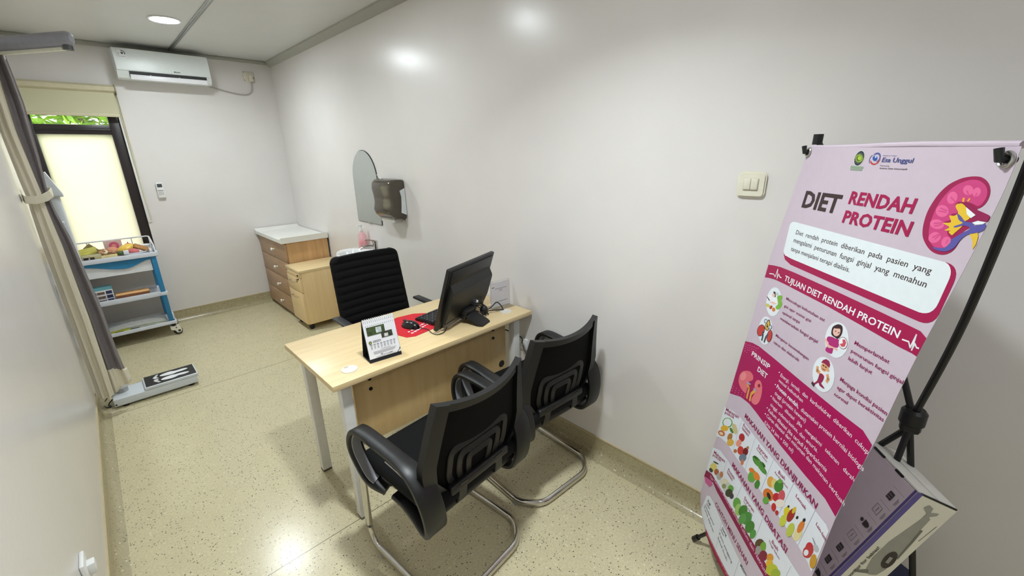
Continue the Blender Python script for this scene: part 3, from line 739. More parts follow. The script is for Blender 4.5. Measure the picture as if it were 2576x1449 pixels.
for j in range(6):
    for i in range(20):
        x = .01+i*.0201; y = .012+j*.0202+(.004 if j == 5 else 0)
        ks.box(x, x+.0172, y, y+.0172, .016, .0215, KEY, .0025, 1)
        if (i+j) % 2 == 0: ks.flat([(x+.004, y+.008, .0216), (x+.008, y+.008, .0216), (x+.008, y+.013, .0216), (x+.004, y+.013, .0216)], LEGEND)
ks.build('keys', None, kb)

# ------------------------------------------------------------------ monitor
mn = thing('monitor', 'black desktop monitor seen from behind, leaning back on its foot', 'monitor', (1.081, 1.687, dz), math.radians(18.6))
mw_, mh_ = .43, .35; tilt = math.radians(18.2)
MT = Matrix.Translation((0, 0, .016)) @ Matrix.Rotation(tilt, 4, 'X')       # local panel frame: x right, z up the panel, -y to the back
MBK = pm('monitor_black', (21, 21, 22), .38, var=.12, scale=80)
b_ = MB(); b_.box(0, mw_, -.018, .004, 0, mh_, MBK, .005, 3, MT)
b_.build('bezel', None, mn)
bk = MB()
bk.sweep([MT @ Vector((.028, 0, 0)), MT @ Vector((mw_-.018, 0, 0))], [(z, -y) for y, z in ((-.017, .035), (-.042, .05), (-.05, .11), (-.05, .215), (-.047, .23), (-.02, .262), (-.017, .262))], MBK, side=MT.to_3x3() @ Vector((0, 0, 1)))
bk.build('back_shell', None, mn)
MB().box(.022, mw_-.02, -.024, -.017, .262, .335, MBK, .003, 2, MT).build('vent_panel', None, mn)
MB().sweep([MT @ Vector((.03, -.0215, .262)), MT @ Vector((mw_-.02, -.0215, .262))], [(-.033, .0265), (0, 0), (0, -.001), (-.033, .0255)], BLACKG, side=MT.to_3x3() @ Vector((0, 0, 1))).build('vent_strip', None, mn)
MB().box(.05, mw_-.06, -.0305, -.017, .008, .028, pm('port_strip', (110, 108, 106), .4), .001, 2, MT).build('port_strip', None, mn)
MB().box(.012, mw_-.012, .003, .0055, .012, mh_-.012, pm('screen_dark', (14, 15, 18), .12), 0, 2, MT).build('screen', None, mn)
ft = MB(); ft.shell(lambda u, v: (.215+(u-.5)*(.10-.0*v), -.03-.155*v, .075*(1-v)**1.25+.002), 6, 10, (0, .004, .006), BLACKP)
for v in ft.bm.verts:
    t = max(0, (-v.co.y-.155)/.03)
    v.co.x = .215+(v.co.x-.215)*(1-.25*min(1, t)**2)
ft.build('foot', None, mn)
nk = MB(); nk.box(.165, .265, -.075, -.04, .03, .085, BLACKP, .006, 2, MT); nk.build('hinge', None, mn)
cbl = [[(.25, -.06, .10), (.30, -.09, .09), (.33, -.10, .045), (.345, -.115, .012), (.33, -.13, .006)],
       [(.26, -.055, .11), (.32, -.07, .12), (.345, -.08, .10), (.31, -.09, .075), (.27, -.07, .09)],
       [(.24, -.055, .12), (.30, -.10, .05), (.36, -.12, .03), (.42, -.135, .05), (.455, -.15, .012), (.435, -.165, .004)],
       [(.23, -.06, .095), (.29, -.10, .07), (.34, -.115, .03), (.30, -.13, .012), (.35, -.12, .02), (.44, -.17, .004)],
       [(.28, -.055, .13), (.36, -.045, .16), (.39, -.06, .145), (.36, -.075, .125), (.30, -.07, .11)],
       [(.22, -.05, .085), (.26, -.085, .05), (.30, -.115, .028), (.34, -.10, .05), (.31, -.08, .09)]]
for k, c_ in enumerate(cbl): MB().tube(catmull(c_, 6), .0032, CABLE, 7).build('cable', None, mn)
pg = MB(); pg.box(.262, .285, -.078, -.055, .09, .115, pm('plug_blue', (36, 70, 150), .4), .003); pg.box(.285, .296, -.09, -.07, .085, .098, PAPER, .002); pg.build('plug', None, mn)
pw = MB(); pw.ell((.325, -.105, .032), .022, .024, .03, CABLE, 12, 8); pw.build('cable_coil', None, mn)

# ------------------------------------------------------------------ acrylic sign holder
sg = thing('sign_holder', 'clear acrylic stand with a printed sheet at the wall end of the desk', 'sign', (1.59, 1.728, dz), math.radians(-5))
AC = clear('acrylic', (250, 250, 250), .10, .05)
MB().box(-.076, .062, -.005, -.003, 0, .165, AC).box(-.076, .062, .003, .005, 0, .165, AC).box(-.076, .062, -.05, .05, 0, .0025, AC).build('holder', None, sg)
ps = MB(); ps.box(-.0745, .0605, -.002, .002, .004, .155, pm('sign_paper', (226, 222, 226), .6, var=.01))
for x0, x1, z0, z1, m_ in ((-.068, -.050, .123, .128, INK), (-.045, .04, .113, .117, INKG), (-.018, .012, .105, .108, INKG), (-.016, .01, .098, .101, INKG), (-.05, .045, .034, .038, INKG)):
    ps.box(x0, x1, -.0026, -.002, z0, z1, m_)
ps.build('sheet', None, sg)

# ------------------------------------------------------------------ loose cables under the desk
cb_ = thing('power_cable', 'black cables hanging behind the desk panel by the right wall', 'cable', (0, 0, 0))
for c_ in ([(1.56, 1.72, .69), (1.60, 1.72, .665), (1.64, 1.72, .68), (1.655, 1.72, .69)], [(1.53, 1.75, .66), (1.545, 1.72, .62), (1.60, 1.68, .585), (1.655, 1.63, .54), (1.652, 1.62, .505)], [(1.652, 1.615, .50), (1.64, 1.57, .45), (1.655, 1.50, .42), (1.65, 1.45, .36)]):
    MB().tube(catmull(c_, 6), .0035, CABLE, 7).build('cable', None, cb_)
# ------------------------------------------------------------------ visitor chairs
SILVER = pm('arm_silver', (168, 168, 172), .35, .5)
def lerp(tab, t):
    for (a, x), (b, y) in zip(tab, tab[1:]):
        if t <= b: return x+(y-x)*(t-a)/(b-a)
    return tab[-1][1]
BW = [(0, .145), (.1, .19), (.25, .245), (.42, .255), (.7, .23), (1, .203)]
def BS(u, t, back=0.0):
    """chair-back surface: u -1..1 across, t 0..1 up; back = distance behind it"""
    x = u*lerp(BW, t); y = -.165-.06*t-.025*t*t+.045*u*u*(.35+.65*t); z = .45+.398*t+.022*u*u*t
    return Vector((x, y-back, z))
GLIDE = clear('glide_clear', (220, 220, 215), .5, .3)
def visitor_chair(label, loc, rz):
    t = thing('visitor_chair', label, 'chair', loc, math.radians(rz), 'visitor chairs in front of the desk')
    s = MB(); s.box(-.235, .235, -.20, .245, .425, .49, BLACKF, .028, 4)
    for v in s.bm.verts:
        if v.co.z > .45: v.co.z += .012*(1-(v.co.x/.235)**2)*(1 if v.co.y < .1 else max(0, (.245-v.co.y)/.145))
    s.build('seat', None, t, 60)
    MB().box(-.215, .215, -.185, .22, .395, .43, BLACKP, .015, 3).build('seat_shell', None, t)
    f = MB()     # outer frame of the back, a closed band
    outer = [(-1, 0), (1, 0)]
    n = 16
    def band(u0, u1, t0, t1, nu, nv, th=.022):
        f.shell(lambda u, v: BS(u0+(u1-u0)*u, t0+(t1-t0)*v, -.004), nu, nv, (0, -th, 0), BLACKP)
    band(-1, -.80, 0, 1, 2, n, .03); band(.80, 1, 0, 1, 2, n, .03); band(-.80, .80, .93, 1, 12, 2, .024); band(-.80, .80, 0, .10, 12, 2, .03)
    f.build('back_frame', None, t, 45)
    m_ = MB(); m_.shell(lambda u, v: BS(-.82+1.64*u, .05+.9*v), 14, 18, (0, -.006, 0), MESHF); m_.build('back_mesh', None, t, 60)
    lu = MB()
    for u0, tt in ((.62, .50), (.43, .42), (.24, .34)):
        path = [BS(-u0, .10, .010), BS(-u0*.97, .22, .010), BS(-u0*.9, tt, .010), BS(u0*.9, tt, .010), BS(u0*.97, .22, .010), BS(u0, .10, .010)]
        path = fillet(path, .035, 5)
        lu.strip(path, .010, .026, pm('lumbar_black', (21, 20, 20), .5), side=(0, -1, .2))
    lu.box(-.15, .15, -.205, -.17, .468, .505, BLACKP, .01, 3)
    lu.build('lumbar_support', None, t)
    for sx in (-1, 1): MB().strip(fillet([(sx*.10, .0, .40), (sx*.10, -.19, .40), (sx*.09, -.20, .50)], .04), .04, .012, BLACKP, side=(1, 0, 0)).build('back_bracket', None, t)
    for sx in (-1, 1):
        pts = [(.222, .085, .392), (.248, .15, .42), (.258, .205, .50), (.262, .218, .56), (.262, .20, .615), (.262, .155, .642), (.26, .05, .640), (.256, -.06, .628), (.25, -.135, .605), (.243, -.185, .555), (.236, -.205, .49), (.228, -.205, .42), (.218, -.185, .37), (.212, -.14, .350), (.208, -.08, .362), (.208, -.01, .380), (.212, .04, .390)]
        P_ = catmull([(sx*x, y, z) for x, y, z in pts], 4)
        wd_ = [1+.5*max(0, min(1, (i/(len(P_)-1)-.44)/.13))*max(0, min(1, (.93-i/(len(P_)-1))/.2)) for i in range(len(P_))]
        a = MB(); a.strip(P_, .058, .020, BLACKP, side=(1, 0, 0), bev=.22, wide=wd_)
        ao = a.build('armrest', None, t, 45)
        N_ = len(P_)
        for lo, hi, tw_ in ((3, 20, .036), (N_-38, N_-17, .062)):
            tr = MB(); sg_ = []
            for i in range(lo, hi):
                T = (P_[min(i+1, N_-1)]-P_[i-1]).normalized(); nn = Vector((0, -T.z, T.y))
                c0 = Vector((0, 0.02, .5))-P_[i]; nn = nn if nn.y*c0.y+nn.z*c0.z > 0 else -nn
                sg_.append(P_[i]+nn*.013+Vector((-sx*.0, 0, 0)))
            tr.strip(sg_, tw_, .005, SILVER, side=(1, 0, 0)); tr.build('arm_trim', None, ao)
    fr_ = MB()
    hw_, yf, yr, z_ = .235, .25, -.235, .020
    path = [(-.20, .06, .405), (-.225, .20, .405), (-hw_, yf, .38), (-hw_, yf+.01, z_+.06), (-hw_, yf-.03, z_), (-hw_, yr+.08, z_), (-hw_+.08, yr, z_), (hw_-.08, yr, z_), (hw_, yr+.08, z_), (hw_, yf-.03, z_), (hw_, yf+.01, z_+.06), (hw_, yf, .38), (.225, .20, .405), (.20, .06, .405)]
    fr_.sweep(fillet(path, .045, 5), [(.0185*math.cos(a), .0125*math.sin(a)) for a in [2*PI*k/14 for k in range(14)]], CHROME, side=(0, 0, 1))
    fr_.build('sled_frame', None, t)
    for sx in (-1, 1):
        for y in (.17, -.13): MB().box(sx*hw_-.012, sx*hw_+.012, y-.015, y+.015, 0, .008, GLIDE, .002).build('glide', None, t)
    return t
visitor_chair('black mesh visitor chair with chrome sled base, nearest the camera', (.785, 1.205, 0), 5)
visitor_chair('black mesh visitor chair with chrome sled base, next to the right wall', (1.362, 1.27, 0), -3)

# ------------------------------------------------------------------ office chair behind the desk
oc = thing('office_chair', 'black ribbed office chair behind the desk', 'office chair', (1.235, 2.42, 0), math.radians(-1))
def ob(u, v):
    z = .50+.475*v; hwid = .246-.012*v
    r = .045; e = max(0, v-(1-r/.475))/(r/.475)
    hwid2 = hwid-r*(1-math.sqrt(max(0, 1-e*e)))
    rib = .011*abs(math.sin(PI*(v*9.6+.25)))**.5
    x = (u-.5)*2*hwid2
    y = .215+.09*v-.03*(1-(2*u-1)**2)*0 + .028*(2*u-1)**2*-1+.0
    edge = min(1, (1-abs(2*u-1))/.06)
    return Vector((x, y-rib*(.25+.75*edge)-.012*edge, z))
bk = MB(); bk.shell(ob, 24, 110, lambda u, v: Vector((0, .035, 0)), BLACKF); bk.build('backrest', None, oc, 70)
st = MB(); st.box(-.245, .245, -.25, .24, .43, .50, BLACKF, .03, 4); st.build('seat', None, oc, 60)
sp_ = MB(); sp_.strip(fillet([(0, .05, .42), (0, .30, .42), (0, .345, .78)], .07), .07, .014, CHROME, side=(1, 0, 0)); sp_.build('spine', None, oc)
for sx in (-1, 1):
    a = MB(); a.strip(fillet([(sx*.22, .10, .425), (sx*.30, .10, .425), (sx*.30, .05, .60), (sx*.29, -.02, .60)], .05), .04, .012, CHROME, side=(0, 1, .3)); ao = a.build('arm', None, oc)
    MB().box(sx*.292-.028, sx*.292+.028, -.10, .17, .603, .622, pm('arm_pad', (48, 48, 50), .5), .009, 3).build('arm_pad', None, ao)
co = MB(); co.cyl((0, 0, .08), .028, .22, BLACKP); co.cyl((0, 0, .28), .018, .13, CHROME); co.box(-.09, .09, -.1, .1, .405, .432, BLACKP, .01); co.build('gas_lift', None, oc)
for k in range(5):
    a = 2*PI*k/5+.32; d = Vector((math.cos(a), math.sin(a), 0))
    lg_ = MB(); lg_.strip([d*.02+Vector((0, 0, .10)), d*.16+Vector((0, 0, .092)), d*.285+Vector((0, 0, .075))], .04, .02, CHROME, side=d.cross(Vector((0, 0, 1)))); lo = lg_.build('base_arm', None, oc)
    c_ = MB(); p_ = d*.285; sdir = d.cross(Vector((0, 0, 1)))
    R3 = Matrix.Translation(p_) @ Matrix.Rotation(a+.6, 4, 'Z')
    for yy in (-.022, .008):
        w_ = MB(); w_.cyl((0, yy, .026), .026, .014, BLACKP, 'y', 16, .003)
        for v in w_.bm.verts: v.co = R3 @ v.co
        me_ = w_.bm; c_.merge(me_, BLACKP)
    c_.tube([p_+Vector((0, 0, .03)), p_+Vector((0, 0, .075))], .008, CHROME, 8)
    c_.build('caster', None, lo)

# ------------------------------------------------------------------ trolley
tr = thing('medical_trolley', 'white and blue plastic trolley under the window, food on its top tray', 'trolley', (0, 0, 0))
tx0, tx1, ty0, ty1 = -.262, .318, 4.90, 5.272
def tray_(name, z0, z1, par, inset=0.0, floor=.012):
    m_ = MB(); a, b, c, d = tx0+inset, tx1-inset, ty0+inset, ty1-inset
    m_.box(a+.004, b-.004, c+.004, d-.004, z0+.002, z0+floor, TROLW, .002)
    for q in ((a, b, c, c+.012), (a, b, d-.012, d), (a, a+.012, c+.012, d-.012), (b-.012, b, c+.012, d-.012)): m_.box(q[0], q[1], q[2], q[3], z0, z1, TROLW, .004)
    return m_.build(name, None, par)
tray_('top_tray', .775, .815, tr, 0, .016); tray_('middle_tray', .40, .445, tr, .02); 
bt_ = tray_('bottom_tray', .118, .150, tr)
MB().box(tx1-.03, tx1-.006, ty0+.03, ty1-.03, .15, .21, TROLW, .006).build('side_guard', None, tr)
for x in (tx0+.02, tx1-.056):
    for y in (ty0+.012, ty1-.05):
        MB().box(x, x+.036, y, y+.038, .15, .776, BLUE, .004).build('post', None, tr)
        MB().box(x-.006, x+.05, y-.01, y+.046, .405, .437, TROLW, .006).build('collar', None, tr)
ap = MB(); n = 30
wave = lambda u: .752-.052*(.5-.5*math.cos(PI*min(1, u/.38)))*(1 if u < .38 else .5+.5*math.cos(PI*(u-.38)/.62))
ap.shell(lambda u, v: (tx0+.05+u*(tx1-tx0-.11), ty0+.018, .775-(.775-wave(1-u))*(1-v) if False else (wave(1-u) if v < .5 else .775)), n, 1, (0, .008, 0), BLUE)
ap.build('apron', None, tr)
dw = MB(); TD = pm('drawer_translucent', (222, 224, 228), .35, var=.02)
dw.shell(lambda u, v: (tx0+.058+u*(tx1-tx0-.12), ty0+.030, .652 if v < .5 else wave(1-u)-.002+.016), n, 1, (0, .006, 0), TD)
dw.box(tx0+.058, tx1-.062, ty0+.03, ty1-.06, .648, .654, TD, .002); dw.box(tx0+.058, tx0+.063, ty0+.036, ty1-.06, .654, .745, TD); dw.box(tx1-.067, tx1-.062, ty0+.036, ty1-.06, .654, .745, TD); dw.box(tx0+.058, tx1-.062, ty1-.066, ty1-.06, .654, .745, TD)
dw.build('drawer', None, tr)
rl = MB(); zr = .915
rl.tube(fillet([(tx1-.012, ty0+.05, .81), (tx1-.012, ty0+.06, .86), (tx1-.012, ty1-.02, zr), (tx0+.012, ty1-.02, zr), (tx0+.012, ty0+.06, .86), (tx0+.012, ty0+.05, .81)], .03), .006, TROLW, 10)
for x in (-.12, .03, .18): rl.tube([(x, ty1-.02, zr), (x, ty1-.012, .80)], .004, TROLW, 8)
rl.tube([(tx1-.012, ty1-.02, zr), (tx1-.012, ty1-.012, .80)], .005, TROLW, 8)
rl.build('guard_rail', None, tr)
CASTW = pm('caster_cream', (232, 228, 214), .4)
for x in (tx0+.05, tx1-.03):
    for y in (ty0+.04, ty1-.05):
        c_ = MB(); c_.cyl((x, y, .088), .016, .032, BLACKP); c_.prism([(-.03, .088), (.035, .09), (.05, .06), (.052, .034), (.035, .018), (.012, .02), (.0, .045), (-.03, .06)], y-.030, y-.018, CASTW, Matrix(((1, 0, 0, x), (0, 0, 1, 0), (0, 1, 0, 0), (0, 0, 0, 1))), .003)
        c_.prism([(-.03, .088), (.035, .09), (.05, .06), (.052, .034), (.035, .018), (.012, .02), (.0, .045), (-.03, .06)], y+.018, y+.03, CASTW, Matrix(((1, 0, 0, x), (0, 0, 1, 0), (0, 1, 0, 0), (0, 0, 0, 1))), .003)
        c_.box(x-.03, x+.035, y-.018, y+.018, .072, .09, CASTW, .004)
        c_.cyl((x+.03, y-.033, .04), .011, .004, DARKGREY, 'y', 14); c_.cyl((x+.012, y-.032, .074), .006, .003, DARKGREY, 'y', 10)
        co_ = c_.build('caster', None, tr)
        MB().cyl((x+.022, y-.014, .036), .036, .028, BLACKP, 'y', 22, .006).build('wheel', None, co_)

# ---- food on the top tray
Z = .7915
G = 'food on the trolley top tray'
def fruit(name, label, cat, loc, rx, ry, rz_, rgb, rot=(0, 0, 0), fn=None, stem=False, var=.12):
    t = thing(name, label, cat, loc, 0, G)
    from mathutils import Euler
    MB().ell((0, 0, 0), rx, ry, rz_, pm(name+'_skin_%d_%d_%d' % rgb, rgb, .4, var=var, scale=25), 18, 12, Euler(rot).to_matrix(), fn).build('body', None, t, 60)
    if stem: MB().tube([(0, 0, rz_*.85), (.003, 0, rz_+.012)], .003, pm('stem_brown', (84, 66, 40), .7), 6).build('stem', None, t)
    return t
pla = thing('plate', 'white oval plate of fruit on the right of the trolley top', 'plate', (.16, 5.06, Z), 0, G)
MB().lathe([(.0001, 0), (.07, 0), (.115, .016), (.125, .026), (.126, .028), (.115, .021), (.07, .006), (.0001, .005)], CERAMIC, 36, (0, 0, 0), 'z', .86, .78).build('dish', None, pla)
fruit('star_fruit', 'yellow fruit half lying on the white plate', 'fruit', (.125, 5.085, Z+.056), .068, .045, .034, (236, 198, 84), (.2, -.25, .3))
fruit('sweet_potato', 'pink skinned sweet potato half in front on the white plate', 'sweet potato', (.165, 5.01, Z+.034), .052, .034, .027, (206, 108, 110), (0, .12, -.1), lambda c: 1-.25*max(0, c.x))
t = thing('bread_slice', 'brown slice of bread leaning on the right of the white plate', 'bread', (.222, 5.05, Z+.056), 0, G)
MB().box(-.05, .05, -.035, .035, -.007, .007, pm('bread_crumb', (176, 128, 78), .9, var=.2, scale=60), .006, 3, Matrix.Rotation(.5, 4, 'Y') @ Matrix.Rotation(.35, 4, 'X')).build('crumb', None, t)
MB().box(-.052, .052, -.037, .037, -.0085, -.005, pm('bread_crust', (84, 58, 34), .9, var=.2), .003, 2, Matrix.Rotation(.5, 4, 'Y') @ Matrix.Rotation(.35, 4, 'X')).build('crust', None, t)
fruit('cucumber', 'dark green cucumber piece at the left edge of the white plate', 'cucumber', (.075, 4.99, Z+.036), .032, .022, .02, (70, 86, 40), (0, 0, .1))
t = thing('tofu_cube', 'small white tofu cube on the front of the white plate', 'tofu', (.112, 4.975, Z+.040), 0, G)
MB().box(-.018, .018, -.012, .012, -.016, .016, pm('tofu_white', (232, 232, 236), .5), .003).build('block', None, t)
fruit('apple', 'red apple behind the yellow fruit', 'apple', (.145, 5.195, Z+.046), .042, .042, .040, (196, 44, 60), (0, 0, 0), None, True)
t = thing('bowl', 'white bowl at the back right of the trolley top', 'bowl', (.255, 5.19, Z), 0, G)
MB().lathe([(.0001, 0), (.025, 0), (.03, .006), (.045, .04), (.05, .056), (.047, .057), (.041, .04), (.0001, .01)], CERAMIC, 28).build('body', None, t)
t = thing('food_box', 'clear plastic food box with a black label at the front left of the trolley top', 'food box', (-.105, 4.965, Z), 0, G)
MB().box(-.065, .06, -.04, .04, 0, .058, clear('tub_clear', (238, 236, 210), .35, .12), .006).build('tub', None, t)
lb_ = MB(); lb_.box(-.055, .012, -.043, -.0405, .012, .042, pm('label_black', (38, 22, 26), .4), .001); lb_.lathe([(.0001, -.0438), (.006, -.0438)], pm('label_cream', (222, 196, 180), .5), 12, (-.02, 0, .031), 'y'); lb_.box(-.042, 0, -.0438, -.0432, .018, .021, pm('label_cream', (222, 196, 180), .5)); lb_.build('label', None, t)
MB().box(-.055, .05, -.03, .03, .004, .045, pm('rice_cracker', (206, 190, 132), .8, var=.3, scale=50), .012, 3).build('contents', None, t)
t = thing('snack_tray', 'cream paper tray filled with brown snack pieces in the middle of the trolley top', 'snack tray', (.0, 4.975, Z), 0, G)
MB().prism([(-.055, -.05), (.05, -.05), (.055, .05), (-.06, .05)], 0, .042, pm('tray_cream', (226, 210, 160), .6, var=.08, scale=20), None, .005).build('tray_body', None, t)
rr = random.Random(11); pc = MB()
for k in range(22):
    pc.box(-.016, .016, -.009, .009, -.006, .006, pm(('snack_brown', 'snack_tan', 'snack_cream')[k % 3], ((150, 104, 74), (190, 152, 118), (226, 208, 176))[k % 3], .8, var=.25, scale=80), .003, 1, Matrix.Translation((rr.uniform(-.045, .042), rr.uniform(-.035, .055), .046+rr.uniform(0, .028))) @ Matrix.Rotation(rr.uniform(-.8, .8), 4, 'X') @ Matrix.Rotation(rr.uniform(0, 3), 4, 'Z'))
tag(pc.build('snack_pieces', None, t), None, None, None, 'stuff')
bn = thing('banana_bunch', 'greenish yellow bananas at the far left of the trolley top', 'bananas', (-.145, 5.09, Z), 0, G)
for k in range(3):
    pth = catmull([(-.09, -.03+k*.032, .030+k*.010), (-.04, -.045+k*.032, .042+k*.012), (.02, -.045+k*.032, .052+k*.012), (.075, -.03+k*.030, .075+k*.006)], 5)
    N_ = len(pth); MB().tube(pth, .019, pm('banana_skin', (190, 184, 84), .45, var=.18, scale=20), 10, scales=[.35+.65*math.sin(PI*(.08+.84*i/(N_-1)))**.5 for i in range(N_)]).build('banana', None, bn)
t = thing('corn_husk', 'dull green husk wedge standing behind the bananas', 'corn husk', (-.10, 5.17, Z+.0), 0, G)
MB().prism([(-.075, 0), (.075, 0), (.055, .05), (-.005, .125), (-.05, .085)], -.022, .022, pm('husk_green', (142, 128, 78), .7, var=.25, scale=30), Matrix(((1, 0, 0, 0), (0, 0, -1, 0), (0, 1, 0, 0), (0, 0, 0, 1))), .01).build('husk', None, t)
t = thing('snack_packet', 'pink picture packet standing at the back of the trolley top', 'packet', (.045, 5.222, Z), 0, G)
pk = MB(); pk.box(-.06, .062, -.008, .008, 0, .125, pm('packet_pale', (206, 178, 172), .4, var=.1), .004); pk.lathe([(.0001, -.0092), (.034, -.0092)], pm('packet_pink', (208, 90, 122), .4, var=.2), 24, (.005, 0, .075), 'y'); pk.lathe([(.0001, -.0098), (.016, -.0098)], pm('packet_light', (226, 150, 140), .4), 18, (.005, 0, .075), 'y'); pk.build('pouch', None, t)
fruit('mango', 'pinkish orange mango in front of the pink packet', 'mango', (.035, 5.135, Z+.042), .046, .032, .034, (220, 150, 118), (.1, .3, .4))
t = thing('tissue_box', 'pale box at the right end of the trolley top beside the rail', 'box', (.284, 5.08, Z), 0, G)
MB().box(-.014, .014, -.055, .05, 0, .034, pm('pale_box', (222, 220, 216), .5), .006).build('carton', None, t)

# ---- lower shelves
t = thing('milk_carton', 'teal and white printed carton standing on the trolley middle shelf', 'carton', (-.105, 5.00, .4125), math.radians(4))
MB().box(-.078, .055, -.03, .03, 0, .148, pm('carton_white', (222, 222, 224), .5), .003).build('carton_body', None, t)
pr = MB(); NV_ = pm('carton_navy', (40, 48, 84), .5, var=.2); TE = pm('carton_teal', (110, 176, 190), .5, var=.1); BR_ = pm('carton_brown', (110, 86, 74), .6, var=.4, scale=90)
pr.box(-.078, .0555, -.0308, .0308, .118, .1485, TE, .003)
for j in range(3):
    pr.box(.008, .048, -.0312, -.030, .008+j*.037, .036+j*.037, NV_); pr.box(-.048, .0, -.0312, -.030, .010+j*.037, .032+j*.037, BR_); pr.box(-.075, -.052, -.0312, -.030, .010+j*.037, .032+j*.037, NV_)
pr.build('print', None, t)
t = thing('cardboard_box', 'flat brown cardboard box lying on the trolley middle shelf', 'box', (.075, 5.00, .4125), math.radians(-1))
MB().box(-.115, .115, -.05, .06, 0, .06, pm('kraft', (232, 182, 126), .7, var=.06), .003).build('carton_body', None, t)
MB().box(-.116, .116, -.052, -.0495, .0, .052, pm('kraft_dark', (132, 84, 54), .7, var=.06), .001).build('front_flap', None, t)
t = thing('plastic_packet', 'clear plastic packet with a yellow strip and white card on the trolley bottom shelf', 'packet', (.04, 5.03, .1305))
PP = clear('packet_film', (246, 246, 244), .25, .08)
pp = MB(); pp.shell(lambda u, v: (-.24+.46*u, -.10+.22*v, .018+.05*math.sin(PI*u)**.4*math.sin(PI*(.12+.8*v))+.012*v), 20, 8, (0, 0, .002), PP); pp.build('film', None, t)
cc = MB(); cc.box(-.06, .215, -.098, .10, .004, .008, pm('card_white', (222, 226, 206), .5), .001, 2, Matrix.Rotation(.07, 4, 'X')); cc.box(-.055, .01, -.06, -.045, .009, .0095, INK, 0, 2, Matrix.Rotation(.07, 4, 'X'))
for k in range(9): cc.box(.045+k*.009, .051+k*.009, -.06, -.053, .009, .0095, DARKGREY, 0, 2, Matrix.Rotation(.07, 4, 'X'))
cc.build('card', None, t)
ys = MB(); ys.box(-.20, -.06, -.099, .08, .002, .006, pm('strip_yellow', (222, 224, 90), .5), .001); ys.box(-.16, -.10, -.095, -.06, .006, .007, pm('strip_brown', (96, 84, 52), .5)); ys.build('strip', None, t)

# ------------------------------------------------------------------ floor scale with column
sc = thing('floor_scale', 'white floor scale with black footprint mat and a display column, by the curtain', 'scale', (0, 3.745, 0))
SCW = pm('scale_white', (214, 220, 226), .35, var=.02)
MB().box(-.205, .262, -.1, .1, .015, .068, SCW, .006, 3).build('base', None, sc)
MB().box(-.035, .272, -.103, .103, .068, .09, SCW, .006, 3).build('platform', None, sc)
MB().box(-.026, .264, -.094, .094, .0895, .0925, pm('mat_black', (34, 33, 34), .6), .001).build('mat', None, sc)
FW = pm('footprint_white', (238, 240, 242), .5)
for sy in (-1, 1):
    fp = MB()
    o_ = []
    for k in range(40):
        a = 2*PI*k/40; x = .09*math.cos(a); yw = (.031 if x < 0 else .025)-.007*math.exp(-((x-.02)/.03)**2)
        o_.append((.145+.92*x, sy*.038+yw*math.sin(a)-sy*.004*math.exp(-((x-.02)/.03)**2)))
    fp.prism(o_, .0925, .0931, FW)
    for k in range(5):
        fp.prism([(.044-.006*(2-abs(k-1.2))+(.015-.0015*k)*math.cos(a), sy*(.014+.0138*k)+(.0068-.0006*k)*math.sin(a)) for a in [2*PI*j/12 for j in range(12)]], .0925, .0931, FW)
    fp.build('footprint', None, sc)
for x in (-.15, .22):
    for y in (-.075, .075): MB().cyl((x, y, 0), .018, .016, BLACKP).build('foot', None, sc)
MB().cyl((-.195, -.1015, .03), .006, .003, DARKGREY, 'y', 10).build('level_bubble', None, sc)
cl = MB(); cl.lathe([(.034, .066), (.034, .10), (.03, .104)], pm('column_grey', (176, 178, 178), .4), 24, (-.15, .02, 0)); cl.cyl((-.158, .02, .10), .026, 1.30, SCW, 'z', 24); cl.build('column', None, sc)
hd = MB(); hd.prism([(-.05, 1.40), (.035, 1.40), (.035, 1.415), (-.01, 1.545), (-.05, 1.545)], -.05, .05, SCW, Matrix(((1, 0, 0, -.15), (0, 0, 1, .02), (0, 1, 0, 0), (0, 0, 0, 1))), .008); ho = hd.build('display_head', None, sc)
MB().box(-.03, .01, -.07, .07, 1.24, 1.255, SCW, .003, 2, Matrix.Translation((-.158, .02, 0))).build('bracket', None, sc)
MB().tube(catmull([(-.205, .02, .035), (-.235, .0, .01), (-.225, -.04, .006), (-.252, -.03, .008), (-.258, .05, .006), (-.24, .12, .006)], 6), .0035, CABLE, 6).build('cable', None, sc)

# ------------------------------------------------------------------ curtain and its rail
crl = thing('curtain_rail', 'grey aluminium curtain rail arm high on the left wall', 'curtain rail', (0, 0, 0))
RG = pm('rail_grey', (150, 150, 158), .4, .3)
r0, r1 = Vector((-.277, 3.79, 2.187)), Vector((.112, 3.245, 2.187))
dirr = (r1-r0).normalized(); sd = dirr.cross(Vector((0, 0, 1)))
MB().sweep([r0, r1-dirr*.03, r1-dirr*.01, r1], [(.036*math.cos(a), .024*math.sin(a)) for a in [2*PI*k/16 for k in range(16)]], RG, side=(0, 0, 1), scales=[1, 1, .85, .5]).build('rail', None, crl)
MB().strip([r0+Vector((0, 0, -.042)), r1-dirr*.06+Vector((0, 0, -.042))], .024, .016, pm('rail_cream', (216, 214, 198), .4), side=tuple(sd)).build('track', None, crl)
MB().cyl(r1-dirr*.035+Vector((0, 0, -.05)), .02, .02, DARKGREY).build('end_stop', None, crl)
MB().box(-.278, -.255, 3.72, 3.83, 2.08, 2.26, pm('bracket_pale', (214, 214, 216), .4), .006).build('wall_bracket', None, crl)
cu = thing('curtain', 'beige and grey curtain tied back against the left wall', 'curtain', (0, 0, 0))
XL = [(.12, -.266), (.7, -.266), (1.137, -.266), (1.33, -.262), (1.40, -.258), (1.5, -.262), (1.78, -.268), (2.15, -.268)]
